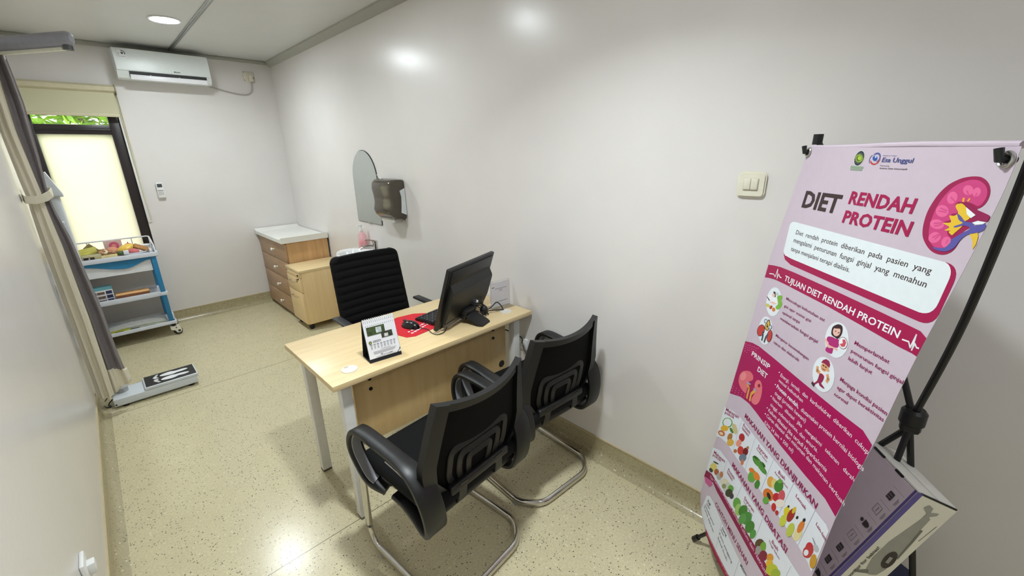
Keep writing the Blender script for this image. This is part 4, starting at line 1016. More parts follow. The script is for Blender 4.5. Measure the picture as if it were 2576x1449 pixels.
XR = [(.12, -.088), (.27, -.098), (.42, -.106), (.728, -.112), (1.163, -.140), (1.34, -.166), (1.43, -.170), (1.617, -.155), (1.905, -.142), (2.15, -.150)]
XB = [(.12, -.186), (.29, -.182), (.664, -.178), (1.122, -.184), (1.34, -.194), (1.445, -.194), (1.76, -.207), (2.02, -.199), (2.15, -.200)]
def tight(z): return .35+.65*min(1, abs(z-1.40)/.45)
def fold(s_, z, k, amp): return amp*tight(z)*(math.sin(2*PI*k*s_+.6)+.35*math.sin(2*PI*k*2.1*s_+1.7+z*.8))
CURB = pm('curtain_beige', (228, 221, 201), .85, var=.015, scale=60, bump=.2, bscale=500, sheen=.2)
CURG = pm('curtain_grey', (120, 113, 115), .85, var=.06, scale=60, bump=.2, bscale=500, sheen=.2)
def hemz(s_): return .115+.03*s_**2
def front(u, v):
    z = hemz(u*.5)+(2.15-hemz(u*.5))*v
    x = lerp(XL, z)+(lerp(XB, z)-lerp(XL, z))*u
    return Vector((x, 3.615+.03*(1-u)-.012*tight(z)+fold(u, z, 2.3, .013)+.05*(z/2.15-.4)*u*0, z))
def rear(u, v):
    z0 = .30-.03*u; z = z0+(2.15-z0)*v
    x = lerp(XB, z)-.01+(lerp(XR, z)-lerp(XB, z)+.01)*u
    return Vector((x, 3.635+fold(u+.2, z, 1.6, .014), z))
def hem(u, v):
    z0 = hemz(.5+.5*u)+.035*u; z1 = .305-.03*u; z = z0+(z1-z0)*v
    x = lerp(XB, z)-.01+(lerp(XR, z)-lerp(XB, z)+.02)*u
    return Vector((x, 3.634+fold(u+.2, z, 1.6, .016), z))
th = (0, .003, 0)
MB().shell(front, 48, 60, th, CURB).build('beige_panel', None, cu, 80)
MB().shell(rear, 30, 50, th, CURG).build('grey_panel', None, cu, 80)
MB().shell(hem, 24, 6, th, CURB).build('hem', None, cu, 80)
tb_ = MB(); tb_.strip([(-.274, 3.66, 1.412), (-.262, 3.585, 1.402), (-.225, 3.572, 1.398), (-.185, 3.575, 1.408), (-.158, 3.60, 1.425), (-.152, 3.64, 1.438), (-.17, 3.675, 1.44), (-.23, 3.69, 1.43)], .042, .004, pm('tieback_cream', (218, 212, 192), .85, var=.03), side=(0, 0, 1)); tb_.build('tieback', None, cu)
hk = MB()
for k in range(5):
    p_ = r0+dirr*(.03+.045*k)+Vector((0, 0, -.05)); hk.tube([p_, p_+Vector((0, 0, -.02))], .003, WHITEP, 6)
hk.build('hook', None, cu)
BANNER_PALETTE = [(40, 30, 30), (40, 35, 40), (40, 85, 165), (45, 40, 50), (45, 50, 65), (45, 50, 75), (45, 95, 40), (50, 35, 45), (50, 40, 50), (55, 65, 50), (60, 40, 50), (60, 55, 75), (60, 60, 50), (60, 70, 50), (60, 75, 40), (62, 38, 42), (62, 46, 46), (70, 40, 40), (70, 55, 70), (70, 80, 95), (70, 130, 50), (72, 80, 140), (75, 60, 60), (75, 140, 65), (80, 90, 145), (85, 90, 150), (85, 150, 70), (90, 50, 50), (90, 70, 45), (92, 88, 165), (95, 155, 80), (105, 165, 70), (110, 125, 140), (115, 25, 35), (120, 50, 80), (120, 165, 60), (120, 185, 85), (125, 180, 65), (130, 35, 60), (140, 20, 72), (140, 40, 50), (140, 45, 100), (140, 140, 175), (140, 160, 135), (140, 165, 70), (150, 15, 60), (150, 30, 85), (150, 32, 84), (150, 36, 78), (150, 40, 95), (150, 70, 60), (150, 150, 110), (150, 150, 170), (150, 155, 165), (150, 160, 190), (160, 30, 82), (160, 45, 40), (160, 155, 150), (160, 180, 60), (160, 200, 110), (166, 20, 78), (168, 8, 86), (170, 95, 60), (170, 120, 80), (170, 200, 60), (175, 40, 45), (175, 70, 45), (175, 110, 65), (175, 120, 60), (175, 170, 165), (178, 42, 118), (185, 190, 195), (190, 40, 50), (190, 50, 45), (190, 60, 60), (190, 105, 50), (190, 120, 80), (190, 195, 50), (190, 200, 80), (190, 205, 205), (190, 205, 235), (195, 45, 45), (195, 50, 60), (200, 60, 50), (200, 65, 58), (200, 120, 80), (200, 150, 55), (200, 205, 70), (200, 205, 190), (205, 68, 128), (205, 85, 95), (205, 85, 100), (205, 95, 150), (205, 190, 140), (205, 195, 105), (205, 215, 225), (215, 80, 138), (215, 115, 40), (215, 125, 50), (215, 130, 60), (215, 185, 50), (215, 200, 40), (215, 220, 200), (220, 150, 50), (220, 175, 70), (220, 205, 110), (222, 110, 120), (222, 165, 70), (222, 165, 120), (222, 185, 80), (225, 120, 45), (225, 130, 175), (225, 160, 190), (225, 165, 75), (225, 175, 45), (225, 180, 45), (225, 200, 130), (225, 215, 190), (226, 115, 125), (226, 230, 238), (228, 135, 50), (228, 190, 60), (228, 215, 160), (228, 234, 240), (228, 236, 240), (230, 150, 130), (230, 190, 170), (232, 104, 156), (232, 192, 55), (235, 185, 170), (235, 190, 175), (235, 190, 215), (235, 195, 180), (235, 200, 165), (235, 225, 215), (236, 140, 145), (236, 240, 244), (240, 170, 60), (240, 225, 235), (240, 232, 235), (240, 236, 240), (240, 240, 245)]
BANNER_LEFT = [(0.0001, -0.0), (-0.0355, 0.1771), (-0.0703, 0.3673), (-0.0897, 0.6484), (-0.1136, 0.8736), (-0.1327, 1.0865), (-0.152, 1.2666), (-0.1552, 1.4004), (-0.1047, 1.4519), (-0.0372, 1.4721)]
BANNER_RIGHT = [(0.6016, 0.0025), (0.6037, 0.0503), (0.5992, 0.1124), (0.5926, 0.1735), (0.5855, 0.2321), (0.574, 0.3099), (0.5662, 0.3763), (0.5582, 0.4555), (0.5496, 0.5666), (0.5341, 0.6976), (0.5229, 0.8088), (0.5186, 0.9968), (0.5028, 1.3023)]
BANNER_ART = '''
p|102|1|252.2,25.2,251.9,28.7,250.9,32.1,249.2,35.2,247,37.9,244.3,40.1,241.2,41.8,237.8,42.8,234.3,43.1,230.8,42.8,227.4,41.8,224.3,40.1,221.6,37.9,219.4,35.2,217.7,32.1,216.7,28.7,216.4,25.2,216.7,21.7,217.7,18.3,219.4,15.2,221.6,12.5,224.3,10.3,227.4,8.6,230.8,7.6,234.3,7.3,237.8,7.6,241.2,8.6,244.3,10.3,247,12.5,249.2,15.2,250.9,18.3,251.9,21.7
p|5|2|250.8,25.2,250.5,28.4,249.5,31.5,248,34.4,246,36.9,243.5,38.9,240.6,40.4,237.5,41.4,234.3,41.7,231.1,41.4,228,40.4,225.1,38.9,222.6,36.9,220.6,34.4,219.1,31.5,218.1,28.4,217.8,25.2,218.1,22,219.1,18.9,220.6,16,222.6,13.5,225.1,11.5,228,10,231.1,9,234.3,8.7,237.5,9,240.6,10,243.5,11.5,246,13.5,248,16,249.5,18.9,250.5,22
p|44|3|243.1,23.6,251.3,25,243.5,26.5
p|44|3|243.4,26.8,250.4,30.8,242.1,29.4
p|44|3|241.9,29.7,246.3,35.5,239.3,31.5
p|44|3|238.9,31.7,239.7,38.3,235.4,32.4
p|44|3|234.9,32.4,232,38.5,231.3,31.9
p|44|3|230.8,31.7,224.7,36.1,227.7,30
p|44|3|227.4,29.7,219.1,31.4,225.5,27.1
p|44|3|225.3,26.8,216.7,25.4,225,23.9
p|44|3|225,23.5,217.7,19.5,226.4,20.9
p|44|3|226.6,20.6,222.1,14.7,229.3,18.8
p|44|3|229.7,18.7,228.8,12,233.2,18
p|44|3|233.7,18,236.5,12,237.3,18.6
p|44|3|237.7,18.7,243.7,14.6,240.8,20.5
p|44|3|241.1,20.8,249,19.2,243,23.3
P|44|4|248.3,25.2,248.8,29,246.6,32.2,242,34,235.9,34.2,229.6,32.6,224.2,29.5,220.9,25.6,220.4,21.6,222.8,18.4,227.6,16.6,233.7,16.6,240,18.3,245.2,21.3
P|14|5|241,25.5,241.4,28,240.2,29.9,237.7,31,234.4,31.1,230.9,30.1,227.8,28.2,225.9,25.8,225.5,23.3,226.7,21.3,229.2,20.2,232.6,20.2,236.1,21.2,239.1,23.2
P|64|6|241.5,25.1,241.8,27,240.9,28.6,238.9,29.5,236.2,29.6,233.3,28.7,230.9,27.2,229.4,25.3,229,23.3,230,21.7,232,20.8,234.7,20.8,237.6,21.6,240,23.2
s|43|1|214,45.9,256.2,46.3|6
s|43|1|213.6,51.5,255.9,51.7|3
P|25|1|279.7,17.6,282.7,14.2,289.6,12.3,296.3,12.9,302.1,16.6,304.8,21.7,304.4,27.6,299.7,31.1,294.3,32,299.7,28.5,301.2,23.4,298.8,18.4,292.6,15.9,286.3,16.3
P|2|2|295.9,26,295,28.2,292.7,29.7,289.4,30.1,285.9,29.4,282.8,27.7,280.8,25.4,280.2,22.8,281.2,20.6,283.6,19.1,286.8,18.7,290.3,19.5,293.4,21.2,295.4,23.5
P|80|3|292.3,22,291.9,22.9,291,23.6,289.8,23.7,288.5,23.5,287.3,22.8,286.6,21.8,286.3,20.8,286.7,19.9,287.6,19.3,288.9,19.1,290.2,19.4,291.3,20,292.1,21
p|74|1|274.3,29,278.3,30.2,281.9,33.6,289,36,296.3,35,302.9,29.7,305,23.3,306.1,28.4,302.5,34.4,294.2,38.7,284.7,38.3,277.8,35
p|24|1|279,17.7,274,21.2,272.2,27.3,273.7,33.4,277,36.8,273.2,35.1,269.9,29.1,270.8,22.9,274.1,18.6
t|42|3|310.1,19.5,352.3,19.4|2.7|0|Universitas
t|21|3|311.4,31.6,400.8,31.6|9.6|1|Esa Unggul
t|16|3|312.3,40.5,340,40.6|2.5|0|Powered by
t|7|3|312.4,46,392.4,45.4|2.7|1|Arizona State University®
t|16|3|39,161.1,211.3,157.3|46|2|DIET
t|60|3|240.2,128.9,442.1,125.8|29.4|2|RENDAH
t|60|3|237.8,174.4,452.2,169.4|29.4|2|PROTEIN
P|55|1|545.5,49.7,557.5,50.6,569.8,56.3,578.7,65.8,582.8,76.8,582.3,88.4,577.4,96.7,570.9,101.4,580.7,104.1,596.4,108.4,597.9,113.3,595.8,118.2,582.8,118.9,574.6,123.5,573.2,130.5,562.4,140.6,562.3,154.5,560.1,167.6,554.7,177.4,543.1,185.2,526.5,186.9,510.3,183.1,494.4,172.7,483.8,161,477.6,143.7,475.8,122.7,478.8,104.4,487.3,83,500.7,66.3,518.8,55.5,532.6,51.3
P|89|2|544.9,55.2,558.8,57,572.2,65,578.3,76,577.7,87.6,571.5,96.1,556.7,92.6,541.6,92.9,531,94.1,529.3,101.2,538.5,111.1,527.4,115.5,534,123,519.1,131,532.1,137.5,533.7,148.7,547.5,157.5,548.8,171.5,536.8,178.6,518.4,176.7,503.5,167.8,496.2,155.6,491.5,136.9,492.2,110.1,498.8,89.1,512.1,69.6,529.8,58.9
P|127|3|552.1,71.8,552.7,75.3,551.3,78.3,548.2,80.2,544,80.6,539.4,79.4,535.5,76.8,533,73.4,532.5,69.8,533.9,66.8,537.1,65,541.4,64.7,545.9,65.9,549.7,68.5
P|127|3|566.3,77,565,79.8,562.5,81.6,559.4,82,556.2,80.9,553.5,78.5,552,75.3,551.9,71.9,553.3,69.1,555.8,67.3,559,67,562.1,68.1,564.7,70.5,566.2,73.6
P|127|3|528,90.5,526.5,94.6,523.3,97.5,519,98.5,514.3,97.4,510.3,94.3,507.7,90,507.1,85.3,508.7,81.1,512,78.2,516.4,77.4,521,78.6,524.9,81.6,527.4,85.8
P|127|3|520.3,110.8,521,115.3,519,119.3,514.7,122,508.9,122.9,502.8,121.6,497.4,118.6,494.1,114.3,493.4,109.6,495.6,105.5,500.1,102.9,505.9,102.2,512,103.5,517.1,106.6
P|127|3|521.8,136.4,521.1,140,517.6,143,512,144.7,505.2,144.9,498.6,143.4,493.5,140.6,491.2,136.9,491.9,133.1,495.6,130.1,501.5,128.5,508.3,128.4,514.7,130,519.5,132.8
P|127|3|521.6,153.3,524.1,157,524.2,161.4,521.9,165.6,517.6,168.7,512.1,170.2,506.4,169.7,501.8,167.2,499.2,163.4,499.1,158.8,501.6,154.6,506.1,151.5,511.7,150.2,517.2,150.8
P|127|3|548.4,164.5,547.5,168.5,544.9,171.6,541,173.1,536.6,172.7,532.5,170.5,529.6,166.9,528.6,162.7,529.5,158.6,532.3,155.5,536.2,154.1,540.6,154.6,544.6,156.8,547.4,160.3
s|96|4|500.8,113.4,516.4,113.4|2.5
s|96|4|502,108.1,516.8,110.5|2.5
s|96|4|500.3,136.2,516.2,132.2|2.5
s|96|4|503.3,140.9,516.6,135|2.5
s|96|4|507.7,161,518.1,152.3|2.5
s|96|4|513.9,162.7,520.6,154|2.5
s|96|4|541,74.1,548.1,81.5|2.5
s|96|4|560,76.4,559.9,82.9|2.5
s|96|4|515,87.5,525.8,93.3|2.5
s|96|4|539.2,164.9,539.9,159|2.5
P|128|4|536.1,94.9,548.8,98.9,565.2,115.6,555.7,125.2,557,131.8,548.3,144.5,544.1,149.6,535.6,145.4,538.6,142.8,526.6,144.2,533.6,137.2,518.1,132.6,533.2,128.7,525.4,118.6,534.7,117.2,540,110.9,530.1,101.1
p|137|4|537.7,85.9,542.1,85.4,543.8,92.7,539.8,92.4
p|137|4|550.2,84.6,553.2,86.3,550.8,91.2,548.3,90.8
P|47|5|532.2,93.3,543,92.7,550.1,91.3,564.8,100.9,581.2,105.3,596.4,108.4,597.5,114,595.8,118.2,582.4,118,574.3,122.9,567.4,120.6,573.8,111.6,563.6,105.1,551.7,98.5,540.9,95,533.7,96.5
p|121|4|574.3,139.8,586.8,134.8,591.9,143.2,593.3,156.3,590.8,165.7,585.7,152.5
P|29|6|539.1,112.5,548.8,116.6,559.4,123.2,573,123.1,579.3,127.4,595.2,121.5,596.6,131.1,585.5,138.4,571.5,143.7,562.8,155.8,558.6,167.9,546.7,178.1,527.3,180.7,515.1,177.5,538.1,173.9,547,161.9,546.5,157,560.7,143.7,572.9,133.2,560.8,129.8,546.1,135.8,542.2,134.3,556.2,126.5,546.6,122.5
p|136|6|550.8,100,562.2,105.2,573.3,110.4,567.2,116.6,557.3,111.3
p|136|7|572.3,123.2,581.3,118.7,595.5,118.9,591.6,122.8,579.2,125.7
p|60|1|12.6,308.7,28.1,322.5,65.9,328.9,544.6,313.6,554.2,312.1,562.6,308.7,569.8,303,574.8,295.1,577.2,285.8,581.1,227.7,580.7,217.7,578.6,209.7,574.6,203.9,569.8,200,563.1,197.6,553.2,196.6,426.6,256.7
p|124|2|5.8,225.4,5.8,219.4,9.3,214.1,16.5,209.9,27.5,207.6,543.3,196.9,551.6,197,558.4,198.9,563.6,202.7,567.8,208.1,569.9,213.8,570.8,221.4,568.1,267.4,566.9,276.1,563.5,283.8,558.4,289.8,552.8,293.3,545.9,296,537.4,297.6,62,311.5,21.8,310.5,8.2,300.2
t|16|3|47.9,240.2,531,224.9|13.2|0|Diet  rendah  protein  diberikan  pada  pasien  yang
t|16|3|47.5,263.8,531.6,250.7|13.6|0|mengalami  penurunan  fungsi  ginjal  yang  menahun
t|16|3|46.6,289.8,319.8,280.8|12.6|0|tanpa menjalani terapi dialisis.
p|60|1|-62.5,362.3,-26.5,355.5,15.3,349.7,94.4,344.5,298.4,336,446.9,331.2,531.5,329.1,554.8,328.9,571.6,335.6,566.1,375.4,554,374.6,520.6,376.7,445.8,377.7,282.9,380.5,64.8,390,-0.5,394.4,-39.2,400.3,-66.1,406.4
t|136|3|53.3,381.3,513,362.2|17.4|1|TUJUAN DIET RENDAH PROTEIN
s|136|2|-41.3,386.6,-15.4,380.9,-2.3,386.4,2,359.7,11.4,388.5,14.8,371.8,24.7,378.5,34.4,378.5|3
s|136|2|523.8,360,538.9,357.6,546.6,366.5,549.3,338.2,551.7,369.5,553.2,354.8,559.3,360.3,564.2,359.4|3
p|123|1|71.8,459.9,70.9,468.8,68.3,477.4,64.1,485.3,58.4,492.2,51.5,497.9,43.6,502.1,35,504.7,26.1,505.6,17.2,504.7,8.6,502.1,0.7,497.9,-6.2,492.2,-11.9,485.3,-16.1,477.4,-18.7,468.8,-19.6,459.9,-18.7,451,-16.1,442.4,-11.9,434.5,-6.2,427.6,0.7,421.9,8.6,417.7,17.2,415.1,26.1,414.2,35,415.1,43.6,417.7,51.5,421.9,58.4,427.6,64.1,434.5,68.3,442.4,70.9,451
p|123|1|67,560.6,66.2,569.5,63.6,578,59.4,585.8,53.7,592.7,46.8,598.4,39,602.6,30.5,605.2,21.6,606,12.7,605.2,4.2,602.6,-3.6,598.4,-10.5,592.7,-16.2,585.8,-20.4,578,-23,569.5,-23.8,560.6,-23,551.7,-20.4,543.2,-16.2,535.4,-10.5,528.5,-3.6,522.8,4.2,518.6,12.7,516,21.6,515.2,30.5,516,39,518.6,46.8,522.8,53.7,528.5,59.4,535.4,63.6,543.2,66.2,551.7
p|123|1|391.4,442.3,390.6,450.7,388.1,458.8,384.1,466.2,378.8,472.7,372.3,478,364.9,482,356.8,484.5,348.4,485.3,340,484.5,331.9,482,324.5,478,318,472.7,312.7,466.2,308.7,458.8,306.2,450.7,305.4,442.3,306.2,433.9,308.7,425.8,312.7,418.4,318,411.9,324.5,406.6,331.9,402.6,340,400.1,348.4,399.3,356.8,400.1,364.9,402.6,372.3,406.6,378.8,411.9,384.1,418.4,388.1,425.8,390.6,433.9
p|123|1|384.2,540.6,383.3,549.1,380.9,557.3,376.8,564.8,371.4,571.4,364.8,576.8,357.3,580.9,349.1,583.3,340.6,584.2,332.1,583.3,323.9,580.9,316.4,576.8,309.8,571.4,304.4,564.8,300.3,557.3,297.9,549.1,297,540.6,297.9,532.1,300.3,523.9,304.4,516.4,309.8,509.8,316.4,504.4,323.9,500.3,332.1,497.9,340.6,497,349.1,497.9,357.3,500.3,364.8,504.4,371.4,509.8,376.8,516.4,380.9,523.9,383.3,532.1
P|37|1|39.8,437.4,54.8,428.4,68.4,428.5,67.5,441.5,77.6,449.6,71.1,466.7,55.5,474.6,44.8,469.6,54.7,457.9,47.7,448.6
p|8|1|9.6,430.6,22.7,428.3,32.1,442.1,19.6,445.4
P|126|3|24.9,438.5,25.4,441,24.2,443.5,21.7,445.5,18.2,446.7,14.6,446.8,11.5,445.8,9.5,443.8,9.1,441.3,10.3,438.8,12.9,436.7,16.3,435.6,19.9,435.5,23,436.6
p|141|2|-21.6,456.5,1.2,442.5,24.4,446.7,44.2,445.8,48,460.4,9.7,466.2
p|11|3|-26.1,458,-14.2,458.1,6.5,464.2,-3.5,465.7
p|132|3|2.5,468.8,23.3,460.3,50.5,457.5,30.9,466.6
P|99|2|48.4,477.9,48.8,480.7,47.2,483.7,44,486.3,39.7,487.9,35.3,488.3,31.5,487.3,29.2,485.2,28.8,482.3,30.4,479.3,33.7,476.7,38,475.1,42.4,474.8,46.1,475.8
P|66|2|27.4,480.3,25.3,483.5,22,486.2,18.2,487.9,14.8,488.2,12.3,487.1,11.3,484.7,12,481.6,14.2,478.4,17.5,475.7,21.2,474,24.7,473.8,27.1,474.9,28.1,477.2
P|94|2|12.1,481.3,9.5,484.1,4.6,486.5,-1.8,488.2,-8.3,488.7,-13.6,488,-16.7,486.3,-16.9,483.7,-14.2,480.9,-9.1,478.5,-2.7,476.8,3.7,476.3,8.9,477,11.9,478.8
P|79|2|44.3,428,44.5,430.1,43.1,432.4,40.3,434.4,36.7,435.6,32.9,435.9,29.8,435.1,28,433.5,27.8,431.3,29.3,429,32.1,427.1,35.8,425.8,39.5,425.6,42.5,426.4
P|3|2|18.6,564.9,17.1,572.5,12.9,580,6.6,586.6,-1.2,591.5,-9.5,594,-17.4,593.9,-23.9,591.1,-28,585.9,-29.3,578.9,-27.7,571.1,-23.2,563.5,-16.6,556.9,-8.7,552.2,-0.4,549.9,7.2,550.3,13.3,553.2,17.3,558.3
P|84|3|15.6,565.8,14.3,572.7,10.7,579.4,5.1,585.4,-1.7,589.7,-9,592,-15.8,591.7,-21.4,589.1,-25,584.3,-26.1,578,-24.7,570.9,-20.8,564,-15.1,558.1,-8.2,553.9,-1,551.9,5.7,552.3,11,555,14.5,559.7
P|3|2|69.7,559.6,69.9,566.8,68.2,573.7,64.8,579.7,60.2,583.9,54.8,585.9,49.3,585.4,44.4,582.3,40.7,577.1,38.7,570.5,38.6,563.2,40.4,556.1,43.9,550.2,48.6,546.1,54,544.3,59.4,545,64.2,548,67.7,553.1
P|84|3|67,560.6,67.2,567.1,65.9,573.4,63.2,578.7,59.4,582.4,55,584,50.5,583.3,46.5,580.4,43.4,575.6,41.6,569.5,41.4,562.8,42.8,556.5,45.6,551.2,49.4,547.6,53.8,546.1,58.2,546.9,62.2,549.9,65.2,554.6
P|3|2|27.4,518.9,41.9,529.9,41,548,34.3,555.7,19.7,557.2,11.7,548.9,19.8,532.9
P|109|3|27.6,523.3,38.4,531.4,37.5,548,33.1,553.5,21.7,554.2,15.5,547.7,22,533
P|4|4|22.2,527.7,22.7,530.9,20.9,534.4,17.3,537.5,12.5,539.5,7.4,540,3.1,539,0.5,536.6,0,533.3,1.8,529.7,5.5,526.7,10.4,524.7,15.4,524.2,19.6,525.3
P|95|5|19.3,528.8,19.7,531.3,18.5,534,15.8,536.2,12.3,537.7,8.6,538.1,5.4,537.2,3.4,535.4,3,532.9,4.3,530.2,7,527.9,10.5,526.5,14.3,526.2,17.4,527
P|4|4|56.6,534,57.1,537.1,55.5,540.6,52,543.6,47.5,545.6,42.7,546.1,38.5,545.1,36,542.8,35.5,539.5,37.2,536.1,40.7,533.1,45.3,531.1,50.1,530.6,54.1,531.6
P|95|5|53.9,535.1,54.3,537.5,53.1,540.1,50.6,542.4,47.3,543.8,43.7,544.2,40.7,543.4,38.8,541.6,38.4,539.1,39.6,536.5,42.1,534.3,45.5,532.9,49.1,532.5,52,533.3
s|3|4|27.9,535.8,24,544.7,31.1,541.7,28.6,549.1|3
s|19|4|10.2,571,15.9,581.4,16.3,596.3|9
s|19|4|43.5,564.7,35.9,578.7,33.5,594.7|9
P|15|2|335.6,407,348.6,403.5,356.4,407.8,360.1,421.5,353.2,437.2,342.3,439.2,326.7,438.4,321.9,428.6,323,418.2
P|130|3|353.2,419.5,352.9,424.8,350.2,429.9,345.6,433.7,339.9,435.5,334.3,434.9,329.9,432,327.7,427.3,328,421.9,330.8,416.8,335.6,413,341.2,411.3,346.7,412,351,414.9
p|15|4|323.8,419.9,336,407.8,352.5,405.7,354.8,410.4,332.5,419.1
P|70|2|315.9,448.3,331.6,442.1,343.1,440.8,355.6,439,362.1,455.4,348.4,464,348.2,479.1,333.3,483.6,321.1,481.5,326.2,462.7,315.6,457.5
P|129|3|308.7,459.7,313.1,455.6,324.9,463.3,336.2,464,361.3,459.7,360.8,464.9,343.5,466.4,327.6,472.1
s|27|5|335.7,425.5,338.8,422.8|2
s|27|5|347,424.4,350.3,422|2
P|34|3|386.2,431.1,388.8,436.9,388.2,443.1,384.6,448.6,378.7,452.2,371.5,453.3,364.5,451.5,359.2,447.2,356.6,441.2,357.2,434.8,361,429.3,367.2,425.8,374.3,424.9,381.1,426.8
P|140|4|385,431.8,387.3,437.1,386.8,442.8,383.6,447.8,378.2,451.1,371.7,452,365.4,450.3,360.5,446.4,358.1,440.9,358.7,435.1,362.1,430.1,367.6,426.9,374.1,426.1,380.3,427.9
p|91|5|368.2,432.2,376.3,428.4,383,433.8,382.3,443.7,373.5,448.9,363.4,446,373.1,439.5
p|48|4|321.1,517.8,326,507.9,335.3,500.6,347.5,499.7,354.8,507,354.6,514.2,341.9,513.9,332.3,513.9
P|108|3|353.3,515.8,352.2,521.4,348.5,527,342.9,531.3,336.3,533.6,330.2,533.4,325.8,530.6,324,525.8,325.2,520,329.1,514.4,334.8,510.1,341.3,508,347.3,508.4,351.5,511.2
P|108|3|357.5,520.8,357.8,522.2,357.4,523.8,356.3,525.1,354.7,525.9,353.1,526.2,351.6,525.7,350.6,524.6,350.4,523.1,350.8,521.6,351.9,520.3,353.5,519.4,355.1,519.2,356.6,519.7
s|17|5|330.4,520.1,335.1,519.7|3
s|17|5|340.6,519.1,345,518.9|3
s|50|5|332.8,528.2,338,528.9,343.3,526.6|2
p|139|2|325.4,536.5,344.9,533,357.2,532.2,357.2,538.5,346,541.7,326.1,544.6
P|48|3|329.1,543.9,346.4,542.5,347,556.9,344,563.9,356.8,566.8,360.1,570.1,341.7,572.7,333.8,568.9,319.9,583.6,313.3,584.3,326.9,566.5
s|108|2|313.2,535.7,315.6,544,325.6,543.7|10
s|108|2|356.8,534.5,363.2,541.2,360.7,548.8|10
s|10|4|312,581.8,319.9,583.6|8
t|41|3|89.5,429.3,286.4,420.3|8.9|0|Mencukupi kebutuhan zat
t|41|3|90.3,452.1,233.3,443.9|8.2|0|gizi agar status gizi
t|41|3|89.5,473.8,188.2,466.7|9.1|0|optimal tanpa
t|41|3|87,494.4,284,481.5|9.4|0|memberatkan fungsi ginjal
t|41|3|86.9,550.1,269.7,538.4|9|0|Mengatur keseimbangan
t|41|3|85.5,573.9,233.1,562.5|9.7|0|cairan dan elektrolit
t|49|3|405.9,425.2,513.6,418.7|9.3|0|Memperlambat
t|49|3|404.3,446.2,559.4,438.6|9|0|penurunan fungsi ginjal
t|49|3|403,466.1,481.7,460.9|9.4|0|lebih lanjut
t|49|3|399.4,522.6,551.6,515.2|10.2|0|Menjaga kondisi pasien
t|49|3|399.6,544.4,549.5,531.2|9.6|0|agar dapat beraktivitas
t|49|3|396.9,564.3,445.6,559|9.3|0|normal
p|61|1|-90.6,650.6,-38.1,632.6,11.9,622.8,107.3,614.8,282.3,601.9,429.3,589.7,510.8,580.5,544.8,591.4,540.6,643.4,534.5,697,528.6,747.9,521.9,807,476.6,799.1,387.1,807.8,259.3,817.2,93.8,819.6,39.5,822.5,-27.6,838.1,-110.9,875.8,-100.9,768
P|111|2|-77.6,656.1,-79,657.5,-81.8,658.6,-84.2,658.8,-84.9,657.9,-83.4,656.5,-80.7,655.5,-78.3,655.3
P|111|2|-76.3,664.9,-77.7,666.2,-80.2,667.3,-82.4,667.4,-83,666.5,-81.6,665.2,-79.1,664.1,-76.9,664
P|111|2|-75.1,673.7,-76.3,675,-78.6,676,-80.5,676.1,-81,675.2,-79.8,673.8,-77.5,672.8,-75.6,672.8
P|111|2|-73.8,682.4,-74.9,683.8,-76.9,684.7,-78.7,684.8,-79.1,683.8,-77.9,682.5,-75.9,681.6,-74.2,681.5
P|111|2|-61.2,653.3,-62.6,654.7,-65.2,655.7,-67.6,655.9,-68.3,655.1,-66.9,653.7,-64.2,652.7,-61.8,652.5
P|111|2|-59.9,662,-61.2,663.3,-63.6,664.3,-65.8,664.5,-66.4,663.6,-65.1,662.3,-62.6,661.2,-60.5,661.1
P|111|2|-58.6,670.7,-59.8,672,-62,673,-63.9,673,-64.4,672.2,-63.2,670.8,-61,669.8,-59.1,669.8
P|111|2|-57.3,679.3,-58.5,680.7,-60.4,681.6,-62.1,681.6,-62.5,680.7,-61.4,679.4,-59.4,678.5,-57.7,678.4
P|111|2|-47,647.2,-48.3,648.6,-50.9,649.6,-53.3,649.8,-54,648.9,-52.6,647.6,-50,646.6,-47.6,646.4
P|111|2|-45.7,655.8,-47,657.1,-49.4,658.1,-51.5,658.2,-52,657.4,-50.8,656.1,-48.4,655,-46.3,654.9
P|111|2|-44.4,664.4,-45.6,665.7,-47.8,666.6,-49.6,666.7,-50.1,665.8,-48.9,664.5,-46.8,663.6,-44.9,663.5
P|111|2|-31.2,644.6,-32.5,645.9,-35.1,646.9,-37.4,647.1,-38,646.2,-36.7,644.9,-34.1,643.9,-31.9,643.8
P|111|2|-29.9,653,-31.2,654.3,-33.5,655.3,-35.6,655.4,-36.1,654.6,-34.9,653.3,-32.6,652.3,-30.5,652.2
P|111|2|-28.7,661.5,-29.8,662.8,-31.9,663.8,-33.8,663.8,-34.2,663,-33.1,661.7,-31,660.7,-29.1,660.7
P|111|2|-17.6,638.7,-18.9,640,-21.4,641,-23.7,641.1,-24.3,640.3,-23,639,-20.5,638,-18.3,637.9
P|111|2|-16.3,647.1,-17.6,648.4,-19.8,649.3,-21.9,649.4,-22.4,648.6,-21.2,647.3,-18.9,646.3,-16.9,646.2
P|111|2|-2.5,636.2,-3.8,637.5,-6.2,638.5,-8.4,638.6,-9.1,637.8,-7.8,636.5,-5.3,635.5,-3.1,635.4
P|111|2|-1.2,644.5,-2.4,645.7,-4.6,646.7,-6.6,646.8,-7.2,646,-6,644.7,-3.8,643.7,-1.8,643.7
P|111|2|10.5,630.5,9.3,631.8,6.9,632.8,4.7,632.9,4.1,632.1,5.3,630.8,7.7,629.8,9.9,629.7
P|111|2|-93.9,855.8,-95.3,857.2,-97.9,858.6,-100.3,859.1,-101,858.4,-99.6,856.9,-97,855.5,-94.6,855
P|111|2|-92.5,845.4,-93.8,846.8,-96.5,848.2,-98.8,848.7,-99.5,848,-98.1,846.5,-95.5,845.1,-93.2,844.7
